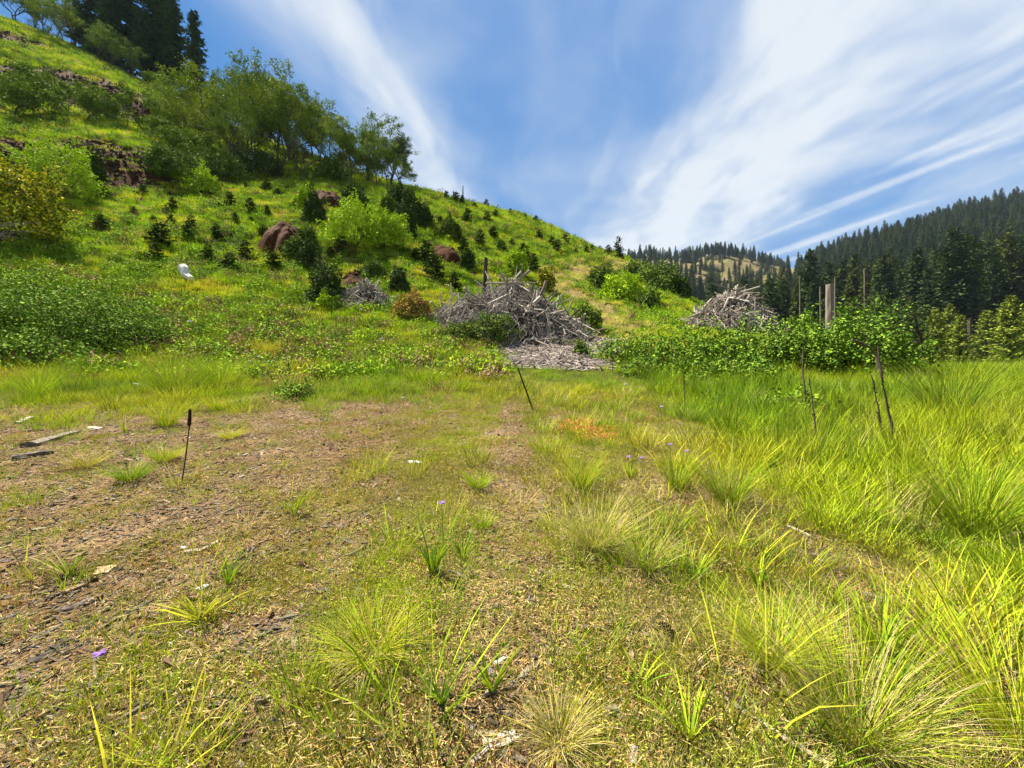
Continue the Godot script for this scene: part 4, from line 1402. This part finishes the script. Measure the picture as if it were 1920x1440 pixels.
	# dead stalks right of the track: foot, top
	var st := [
		[1515, 790, 1503, 648, 0.022, "thick knobbly dead stalk right of the track, tallest by the bramble", 0.6], [1537, 852, 1526, 708, 0.013, "straight thin dead stalk right of the knobbly one", 0.4], [1557, 772, 1541, 722, 0.012, "short leaning dead stalk behind the straight one", 0.3], [1657, 830, 1628, 702, 0.016, "bent knobbly dead stalk before the tall grass", 0.6], [1681, 852, 1648, 655, 0.018, "tall leaning dead stalk beside the bent one", 0.6], [1265, 710, 1257, 640, 0.022, "dark dead stalk at the thicket's left end", 0.5], [1283, 758, 1281, 697, 0.014, "short knobbly stalk below the thicket's left end", 0.7], [1357, 716, 1350, 668, 0.014, "dead stalk in the thicket's middle, left of a pair", 0.4], [1366, 722, 1362, 648, 0.014, "dead stalk in the thicket's middle, right of a pair", 0.4], [1150, 700, 1146, 648, 0.014, "thin dead stalk right of the wood chip apron", 0.4], [1178, 708, 1168, 640, 0.012, "thin leaning stalk beside the wood chip apron", 0.4], [1217, 712, 1215, 650, 0.01, "faint thin stalk left of the thicket", 0.3],
	]
	for s in st:
		p = at(s[0], s[1])
		pole.call("dead_stalk", s[5], p, up.call(p, s[2], s[3]), s[4] * 0.72, s[4] * 0.4, wdark.lerp(wgrey, 0.25), 0.1, "stalk", s[6])
	# the arching dead branch over the thicket
	var a0 := on(1650, 9.2)
	var arch := PackedVector3Array()
	for q in [[1650, 700], [1644, 668], [1632, 652], [1615, 642], [1597, 637]]:
		arch.push_back(up.call(a0, q[0], q[1]) - a0)
	arch[0].y = -0.05
	var ab := MB.new()
	ab.tube(arch, tapered(4, 0.035, 0.025), 7, Color(0.22, 0.18, 0.14), 0.2, rng)
	var ao := part("arched_branch", ab.mesh(), mats.bark, self)
	ao.position = a0
	tag(ao, "arching dead branch curving over the thicket's right end", "branch")
	p = on(1745, 14)
	pole.call("dead_branch", "dark bent dead branch leaning beside the glossy shrub", p, up.call(p, 1712, 588), 0.05, 0.03, wdark, 0.05, "branch")
	# thin sticks by the track
	p = at(1003, 768)
	pole.call("thin_stick", "thin dark stick leaning by the track below the wood chip apron", p, up.call(p, 971, 690), 0.016, 0.012, Color(0.06, 0.045, 0.035), 0.01, "stick")
	for q in [[622, 598, 560, "thin dark stem beside the dark round shrub"], [695, 598, 578, "short dark stem before the small slash pile"]]:
		p = at(q[0], q[1])
		pole.call("dry_weed", q[3], p, up.call(p, q[0], q[2]), 0.03, 0.02, wdark, 0.02, "stem")
	# dead seed stalk with a dark spike
	p = at(340, 905)
	var tt := thing("seed_stalk", "dark dried seed stalk with thick spike standing on the bare dirt", "stalk", p)
	var b3 := MB.new()
	var topv: Vector3 = up.call(p, 355, 800) - p
	b3.tube(PackedVector3Array([Vector3(0, -0.03, 0), topv * 0.5 + Vector3(0.006, 0, 0), topv]), tapered(2, 0.006, 0.005), 6, Color(0.09, 0.055, 0.035))
	part("stem", b3.mesh(), mats.bark, tt)
	b3 = MB.new()
	var tip: Vector3 = up.call(p, 356, 766) - p
	b3.tube(PackedVector3Array([topv, topv.lerp(tip, 0.15), topv.lerp(tip, 0.6), topv.lerp(tip, 0.92), tip]), PackedFloat32Array([0.006, 0.014, 0.015, 0.011, 0.003]), 9, Color(0.05, 0.028, 0.018), 0.25, rng)
	part("seed_head", b3.mesh(), mats.bark, tt)
	# bleached log on the slope
	var wl := at(330, 522)
	var lb := MB.new()
	var e1: Vector3 = up.call(wl, 338, 496) - wl
	lb.tube(PackedVector3Array([e1 + Vector3(-0.02, -0.08, -0.1), e1 + Vector3(0.06, -0.12, -0.06), e1 * 0.6 + Vector3(0.3, 0, 0), Vector3(0.62, 0.12, 0.1), Vector3(1.0, -0.06, 0.25)]), PackedFloat32Array([0.13, 0.22, 0.24, 0.21, 0.12]), 9, Color(0.85, 0.83, 0.79), 0.14, rng)
	var lo := part("bleached_log", lb.mesh(), mats.white_wood, self)
	lo.position = wl
	tag(lo, "short bleached white log lying on the green slope", "log")
	# bare twigs before the golden shrub
	var tw := at(-10, 470)
	var twb := MB.new()
	for k in 13:
		var e2 := Vector3(rng.randf_range(0.8, 2.3), rng.randf_range(0.5, 1.6), rng.randf_range(-0.2, 0.5))
		twb.tube(PackedVector3Array([Vector3(-0.6, rng.randf_range(0.0, 0.9), 0), Vector3(e2.x * 0.4, e2.y * 0.75 + 0.25, e2.z), e2]), tapered(2, 0.014, 0.005), 5, Color(0.55, 0.50, 0.45))
	var two := part("bare_twigs", twb.mesh(), mats.white_wood, self)
	two.position = tw
	tag(two, "pale bare dead twigs sticking out before the golden shrub at the left edge", "branch")
	# fallen branches on the slope
	for f in [[670, 478, 708, 496, "pale fallen branch below the lime bush pair"], [745, 488, 800, 520, "long pale fallen pole on the slope right of the lime bushes"], [800, 520, 822, 538, "pale fallen pole below the long one"], [868, 395, 888, 408, "pale fallen branch near the skyline saplings"], [1030, 462, 1043, 478, "pale stick on the upper open slope"], [590, 440, 606, 470, "curved pale branch at the large mound's end"], [150, 446, 230, 460, "dark fallen pole above the left brambles"], [1085, 608, 1130, 612, "short log right of the larger slash pile"], [820, 500, 850, 512, "pale branch beside the brush mound"]]:
		litter_piece("fallen_branch", f[4], "branch", [[f[0], f[1]], [f[2], f[3]]], 0.055, 0.03, mats.white_wood, Color(0.42, 0.37, 0.32), 1.0, 6, 0.3)
	# wood on the apron of chips
	var cb := PackedFloat32Array()
	for i in 5200:
		var sp: Vector3 = apron[i % apron.size()]
		var an := rng.randf() * TAU
		var rr := sqrt(rng.randf()) * sp.z * 1.15
		var x := sp.x + cos(an) * rr
		var z := sp.y + sin(an) * rr
		var v := rng.randf_range(0.45, 1.35)
		var dv := rand_dir() * Vector3(1, 0.15, 1)
		put_b(cb, Vector3(x, ground(x, z) + 0.02, z), aim(dv, rng.randf_range(0.08, 0.42), rng.randf_range(0.2, 0.65)), Color(0.52 * v, 0.45 * v, 0.40 * v))
	spread("wood_debris", sticks[0], mats.white_wood, cb, "apron of grey wood splinters in front of the larger slash pile", "wood debris")

func build_foreground() -> void:
	var wood := Color(0.62, 0.55, 0.44)
	litter_piece("wood_sliver", "pale split wood piece near the bottom edge, centre", "wood", [[905, 1396], [966, 1378]], 0.018, 0.02, mats.white_wood, wood, 0.6, 5, 0.02)
	litter_piece("curved_stick", "curved pale stick below the split wood piece", "stick", [[884, 1434], [912, 1408], [945, 1398], [980, 1381]], 0.008, 0.006, mats.white_wood, Color(0.55, 0.49, 0.42))
	litter_piece("long_root", "long pale root lying at the bottom right below the big tussock", "root", [[1345, 1300], [1400, 1340], [1460, 1378], [1510, 1410], [1555, 1438]], 0.007, 0.011, mats.white_wood, Color(0.50, 0.43, 0.37))
	litter_piece("short_stick", "short pale stick lying in the second wheel track", "stick", [[1476, 988], [1520, 1007]], 0.011, 0.009, mats.white_wood, wood)
	litter_piece("curved_bark", "curved pale bark strip on the bare dirt at left", "bark", [[346, 1036], [375, 1033], [396, 1024], [408, 1016]], 0.018, 0.012, mats.white_wood, wood, 0.6)
	litter_piece("bark_slab", "flat tan bark slab beside the narrow leaf clump at left", "bark", [[176, 1072], [214, 1066]], 0.045, 0.04, mats.white_wood, Color(0.52, 0.38, 0.22), 0.25)
	litter_piece("weathered_plank", "weathered grey plank on the left dirt, upper of two", "plank", [[55, 838], [140, 812]], 0.085, 0.06, mats.rot, Color(0.30, 0.255, 0.21), 0.55, 6, 0.02)
	litter_piece("weathered_plank", "dark rotten plank on the left dirt, lower of two", "plank", [[24, 862], [100, 848]], 0.09, 0.055, mats.rot, Color(0.17, 0.14, 0.115), 0.5, 6, 0.02)
	litter_piece("pale_board", "small pale board left of the two planks", "plank", [[32, 795], [60, 783]], 0.06, 0.05, mats.white_wood, Color(0.5, 0.46, 0.40), 0.5, 5)
	litter_piece("dead_branch", "pale forked branch at the meadow edge on the left", "branch", [[247, 722], [285, 728]], 0.035, 0.02, mats.white_wood, Color(0.55, 0.51, 0.46), 1.0, 6, 0.3)
	litter_piece("grey_block", "upright grey bark block at the bottom edge", "bark", [[1188, 1436], [1190, 1402]], 0.014, 0.016, mats.white_wood, Color(0.42, 0.36, 0.31), 0.6, 6)
	litter_piece("tiny_twig", "tiny white crooked twig right of the bottom centre", "twig", [[1310, 1278], [1312, 1300]], 0.006, 0.004, mats.white_wood, Color(0.68, 0.64, 0.57))
	litter_piece("tiny_twig", "small forked white twig at the bottom left", "twig", [[296, 1402], [306, 1372]], 0.006, 0.004, mats.white_wood, Color(0.62, 0.58, 0.52))
	litter_piece("pale_chip", "large white wood flake beside the dry purple flower", "wood chip", [[316, 1208], [346, 1196]], 0.016, 0.014, mats.white_wood, Color(0.72, 0.68, 0.58), 0.4, 6)
	litter_piece("pale_chip", "white wood flake lying in the middle of the meadow", "wood chip", [[766, 866], [790, 868]], 0.035, 0.03, mats.white_wood, Color(0.8, 0.78, 0.72), 0.3, 6)
	litter_piece("pale_chip", "white wood flake behind the yellow leaf clump at left", "wood chip", [[372, 1110], [386, 1100]], 0.02, 0.016, mats.white_wood, Color(0.78, 0.75, 0.7), 0.7, 6)
	litter_piece("pale_chip", "white flake cluster beside the bottom centre leaf clump", "wood chip", [[930, 1245], [950, 1232]], 0.014, 0.01, mats.white_wood, Color(0.74, 0.68, 0.58), 0.6, 6)
	litter_piece("pale_chip", "pale wood flake right of the two planks", "wood chip", [[166, 802], [192, 803]], 0.04, 0.03, mats.white_wood, Color(0.66, 0.58, 0.46), 0.35, 6)
	litter_piece("pale_chip", "round white flake touching the curved bark strip", "wood chip", [[336, 1027], [352, 1026]], 0.018, 0.018, mats.white_wood, Color(0.74, 0.70, 0.62), 0.4, 6)
	for q in [[70, 1200, 130, 1165], [100, 1215, 150, 1180], [150, 1185, 195, 1155], [120, 1145, 178, 1122], [30, 1190, 98, 1172], [230, 1160, 296, 1120], [170, 1290, 262, 1228], [60, 1240, 120, 1210], [0, 1240, 40, 1205], [280, 1160, 320, 1140], [0, 1125, 25, 1120]]:
		litter_piece("bark_shred", "dark grey rotten bark shred in the patch at lower left", "bark", [[q[0], q[1]], [q[2], q[3]]], rng.randf_range(0.014, 0.028), 0.01, mats.rot, tint(Color(0.20, 0.165, 0.135), 0.3), 0.5, 6, 0.15)
		get_child(get_child_count() - 1).set_meta("group", "bark shreds at lower left")
	# pine cone
	var pc := at(1246, 1186)
	var cone := thing("pine_cone", "dark pine cone lying right of the wheel track", "pine cone", pc, 0.6)
	var cbm := MB.new()
	for i in 46:
		var f := i / 46.0
		var a := i * 2.4
		var r := 0.019 * sin(PI * (0.12 + 0.8 * f))
		var o := Vector3(cos(a) * r, 0.02 + sin(a) * r, (f - 0.5) * 0.075)
		var al := (Vector3(cos(a), sin(a), 0.5)).normalized()
		cbm.leaf(o * Vector3(0.6, 1, 1), al, al.cross(Vector3(0, 0, 1)).normalized(), 0.014, 0.016, tint(Color(0.12, 0.07, 0.045), 0.3))
	part("scale_whorl", cbm.mesh(), mats.bark, cone)
	# tussocks and leaf clumps: label, column, row of the foot, width, height (rows), blades, blade width, lean, palette
	var fresh := [LIME, GREEN, GOLD]
	var deep := [GREEN, Color(0.10, 0.20, 0.03), LIME]
	var dry := [STRAW, STRAW, OLIVE, GOLD]
	var mixd := [OLIVE, LIME, STRAW, OLIVE, LIME]
	var T := [
		["grass_tussock", "largest fine grass tussock with straw stems, bottom right", 1610, 1385, 300, 190, 620, 0.0022, 0.75, mixd],
		["grass_tussock", "bright bushy tussock just behind the largest one", 1450, 1235, 230, 110, 460, 0.0026, 0.95, fresh],
		["grass_tussock", "spreading yellow green tussock left of the bottom centre", 700, 1225, 200, 80, 460, 0.0024, 1.2, [LIME, GOLD, OLIVE, LIME]],
		["grass_tussock", "pale straw tussock in the middle right of the track", 1115, 1025, 170, 110, 380, 0.0026, 0.9, [STRAW, STRAW, LIME, OLIVE]],
		["grass_tussock", "dry straw tussock at the bottom edge", 1050, 1390, 150, 90, 300, 0.002, 1.1, dry],
		["grass_tussock", "upright tussock behind the pale straw tussock", 1090, 915, 90, 70, 220, 0.0036, 0.6, fresh],
		["grass_tussock", "tall upright tussock beside the second wheel track", 1365, 945, 120, 120, 330, 0.0034, 0.6, [LIME, GREEN, OLIVE]],
		["grass_tussock", "green tussock with pale tips right of the straw tussock", 1215, 1065, 100, 80, 240, 0.0028, 0.8, [GREEN, LIME, STRAW]],
		["grass_tussock", "tall wide tussock at the right edge", 1830, 1010, 170, 190, 420, 0.004, 0.55, [LIME, OLIVE, GREEN]],
		["grass_tussock", "tall dark seed grass at the right before the forest", 1780, 790, 170, 140, 380, 0.005, 0.6, [OLIVE, GREEN, DEEP]],
		["grass_tussock", "long bladed tussock entering from the right bottom corner", 1925, 1400, 260, 260, 260, 0.004, 0.7, [LIME, GOLD, LIME]],
		["grass_tussock", "dense green tussock left of the seed stalk", 243, 900, 90, 40, 320, 0.0036, 1.0, deep],
		["grass_tussock", "green tussock behind the dense one left of the seed stalk", 308, 864, 70, 34, 240, 0.0036, 1.0, fresh],
		["grass_tussock", "low yellow tussock right of the seed stalk", 430, 822, 60, 22, 200, 0.004, 1.1, [LIME, GOLD]],
		["grass_tussock", "yellow tussock above the seed stalk's head", 405, 768, 56, 32, 200, 0.0046, 0.9, [LIME, GOLD]],
		["grass_tussock", "tall tussock directly behind the seed stalk", 312, 798, 80, 56, 260, 0.0046, 0.7, fresh],
		["grass_tussock", "dry tan tussock beside the two planks", 160, 876, 70, 42, 200, 0.0036, 1.0, [STRAW, GOLD, OLIVE]],
		["grass_tussock", "wide tall tussock at the meadow edge, left of centre", 330, 738, 150, 80, 420, 0.006, 0.6, [LIME, OLIVE, GREEN]],
		["grass_tussock", "tall tussock right of the wide one at the meadow edge", 410, 728, 110, 70, 300, 0.006, 0.6, [LIME, GREEN]],
		["grass_tussock", "green tussock at the far left meadow edge", 70, 745, 90, 60, 260, 0.0055, 0.7, [GREEN, LIME]],
		["grass_tussock", "soft green tussock in the track's middle strip", 898, 915, 70, 34, 200, 0.0034, 0.8, [GREEN, LIME]],
		["grass_tussock", "low soft tussock in front of the middle strip one", 905, 990, 60, 30, 170, 0.003, 0.8, [GREEN, LIME]],
		["grass_tussock", "tussock with blue flowers right of the orange sorrel", 1268, 915, 60, 80, 150, 0.0036, 0.5, [GREEN, LIME]],
		["leaf_clump", "upright broad leaf clump with a purple flower, centre", 812, 1075, 70, 110, 34, 0.006, 0.32, deep],
		["leaf_clump", "small narrow leaf clump right of the flowering one", 868, 1048, 46, 60, 20, 0.005, 0.6, deep],
		["leaf_clump", "broad leaf clump at the bottom, left of centre", 828, 1318, 80, 100, 26, 0.005, 0.5, deep],
		["leaf_clump", "broad leaf clump at the bottom beside the white flakes", 922, 1295, 70, 90, 22, 0.005, 0.55, deep],
		["leaf_clump", "yellow flopped leaf clump on the bare dirt at left", 375, 1160, 110, 60, 26, 0.006, 1.2, [LIME, GOLD]],
		["leaf_clump", "green leaf clump behind the yellow flopped one", 428, 1092, 70, 70, 22, 0.005, 0.6, deep],
		["leaf_clump", "pale green leaf clump at the far left dirt", 128, 1075, 70, 60, 26, 0.006, 0.7, [GREEN, OLIVE, STRAW]],
		["leaf_clump", "thin leaf clump in the mossy left centre", 552, 965, 40, 50, 16, 0.005, 0.4, deep],
		["leaf_clump", "dark leaf clump right of the straw tussock", 1302, 1085, 56, 60, 34, 0.004, 0.6, deep],
		["leaf_clump", "yellow green leaf clump at the bottom right of centre", 1292, 1385, 90, 110, 20, 0.006, 0.6, [LIME, LIME, GREEN]],
		["leaf_clump", "tall bright leaf clump right of the bushy tussock", 1652, 1228, 80, 110, 24, 0.006, 0.4, [LIME, GREEN]],
		["leaf_clump", "leaf clump above the bushy tussock", 1562, 1128, 60, 60, 22, 0.005, 0.6, [LIME, OLIVE]],
		["leaf_clump", "grey green leaf clump beside the second wheel track", 1422, 1100, 50, 70, 20, 0.005, 0.4, deep],
		["leaf_clump", "small flopped leaf clump with a long yellow blade", 1200, 1282, 70, 60, 18, 0.005, 0.8, [GREEN, LIME]],
		["leaf_clump", "tiny yellow leaf clump right of the planks", 235, 810, 26, 36, 14, 0.006, 0.4, [GOLD, LIME]],
		["leaf_clump", "upright leaf clump between the sorrel and the tussocks", 1182, 895, 36, 44, 18, 0.005, 0.5, [LIME, GREEN]],
		["leaf_clump", "small bright leaf clump below the bushy tussock's left", 1165, 1105, 30, 30, 14, 0.004, 0.5, [LIME]],
	]
	for s in T:
		var p := at(s[2], s[3])
		var d := -p.z
		var wide: float = s[4] * d / F
		var high: float = s[5] * d / F
		var lean: float = s[8]
		var pal := []
		for q in s[9]:
			pal.append(Color(q.r * 0.82, q.g * 0.82, q.b * 0.82))
		var t := thing(s[0], s[1], "grass", p)
		var len := sqrt(high * high + wide * wide * 0.12)
		var kind: bool = s[0] == "grass_tussock"
		part("blades", tuft(int(s[6] * (1.15 if kind else 1.3)), len, wide * (0.16 if kind else 0.06), lean, s[7] * (0.5 if kind else 0.85), pal, 0.42, 4, 0.5), mats.grass, t)
		if kind and d < 5.5:
			part("dead_thatch", tuft(int(s[6] * 0.35), len * 0.5, wide * 0.22, 1.6, s[7] * 0.45, [STRAW, Color(0.40, 0.31, 0.16)], 0.7, 3), mats.grass, t)
			part("seed_stems", tuft(14, len * 1.12, wide * 0.12, lean * 0.8, 0.0012, [STRAW, OLIVE], 0.3, 4), mats.grass, t)
	# orange sorrel patch
	for s in [[1080, 822, "orange red sorrel patch, left half, right of the track"], [1122, 838, "orange red sorrel patch, right half, right of the track"]]:
		var p := at(s[0], s[1])
		var t := thing("sorrel_patch", s[2], "weed", p)
		part("stems", tuft(150, 0.17, 0.2, 0.3, 0.002, [OLIVE, LIME, GREEN], 0.2, 2), mats.grass, t)
		var b := MB.new()
		for i in 460:
			var a := rng.randf() * TAU
			var r := sqrt(rng.randf()) * 0.25
			var al := (Vector3.UP + rand_dir() * 0.7).normalized()
			b.leaf(Vector3(cos(a) * r, rng.randf_range(0.1, 0.24), sin(a) * r), al, al.cross(rand_dir()).normalized(), rng.randf_range(0.012, 0.03), 0.009, tint([Color(0.62, 0.20, 0.05), Color(0.55, 0.28, 0.08)][i % 2], 0.2))
		part("flower_heads", b.mesh(), mats.petal, t)
	# purple and blue flowers
	var fl := [[186, 1240, 1225, 0.028, "purple flower lying on the bare dirt at lower left"], [828, 1060, 942, 0.024, "purple flower on top of the centre leaf clump"], [1256, 905, 833, 0.026, "blue purple flower above the tussock right of the sorrel"], [1178, 890, 856, 0.026, "left of two small purple flowers by the sorrel"], [1203, 892, 858, 0.026, "right of two small purple flowers by the sorrel"], [1287, 905, 845, 0.024, "pale blue flower beside the blue purple one"], [485, 700, 668, 0.05, "pale violet flowers in the tall grass at the left, front cluster"], [472, 704, 678, 0.05, "pale violet flower below the front cluster"], [505, 704, 676, 0.05, "pale violet flower right of the front cluster"], [355, 625, 602, 0.08, "pale violet flowers below the bleached log"], [715, 655, 634, 0.07, "pale violet flowers left of the wood chip apron"], [755, 765, 745, 0.03, "pale violet flower in the mossy middle"], [1173, 755, 720, 0.035, "pale violet flower right of the leaning thin stick"], [1240, 790, 762, 0.03, "pale violet flower near the pale grass"], [645, 650, 645, 0.06, "pale violet flowers among the dry weeds"]]
	for f in fl:
		var p := at(f[0], f[1])
		var d := -p.z
		var hh: float = EYE + (720.0 - f[2]) / F * d - p.y
		var t := thing("wild_iris", f[4], "flower", p)
		var b := MB.new()
		var head := Vector3(0.0, maxf(hh, 0.02), 0.0)
		b.tube(PackedVector3Array([Vector3(0.01, -0.02, 0), head * 0.5 + Vector3(0.008, 0, 0), head]), tapered(2, 0.003, 0.002), 5, Color(0.12, 0.18, 0.03))
		part("stem", b.mesh(), mats.leaf, t)
		b = MB.new()
		for i in 9:
			var a := i * 2.4
			var al := Vector3(cos(a), 0.5 - 0.1 * i, sin(a)).normalized()
			b.leaf(head, al, al.cross(Vector3(0.2, 1, 0.1)).normalized(), f[3], f[3] * 0.55, tint(Color(0.22, 0.11, 0.5) if f[3] < 0.029 else Color(0.36, 0.33, 0.58), 0.2), 0.2)
		part("petals", b.mesh(), mats.petal, t)
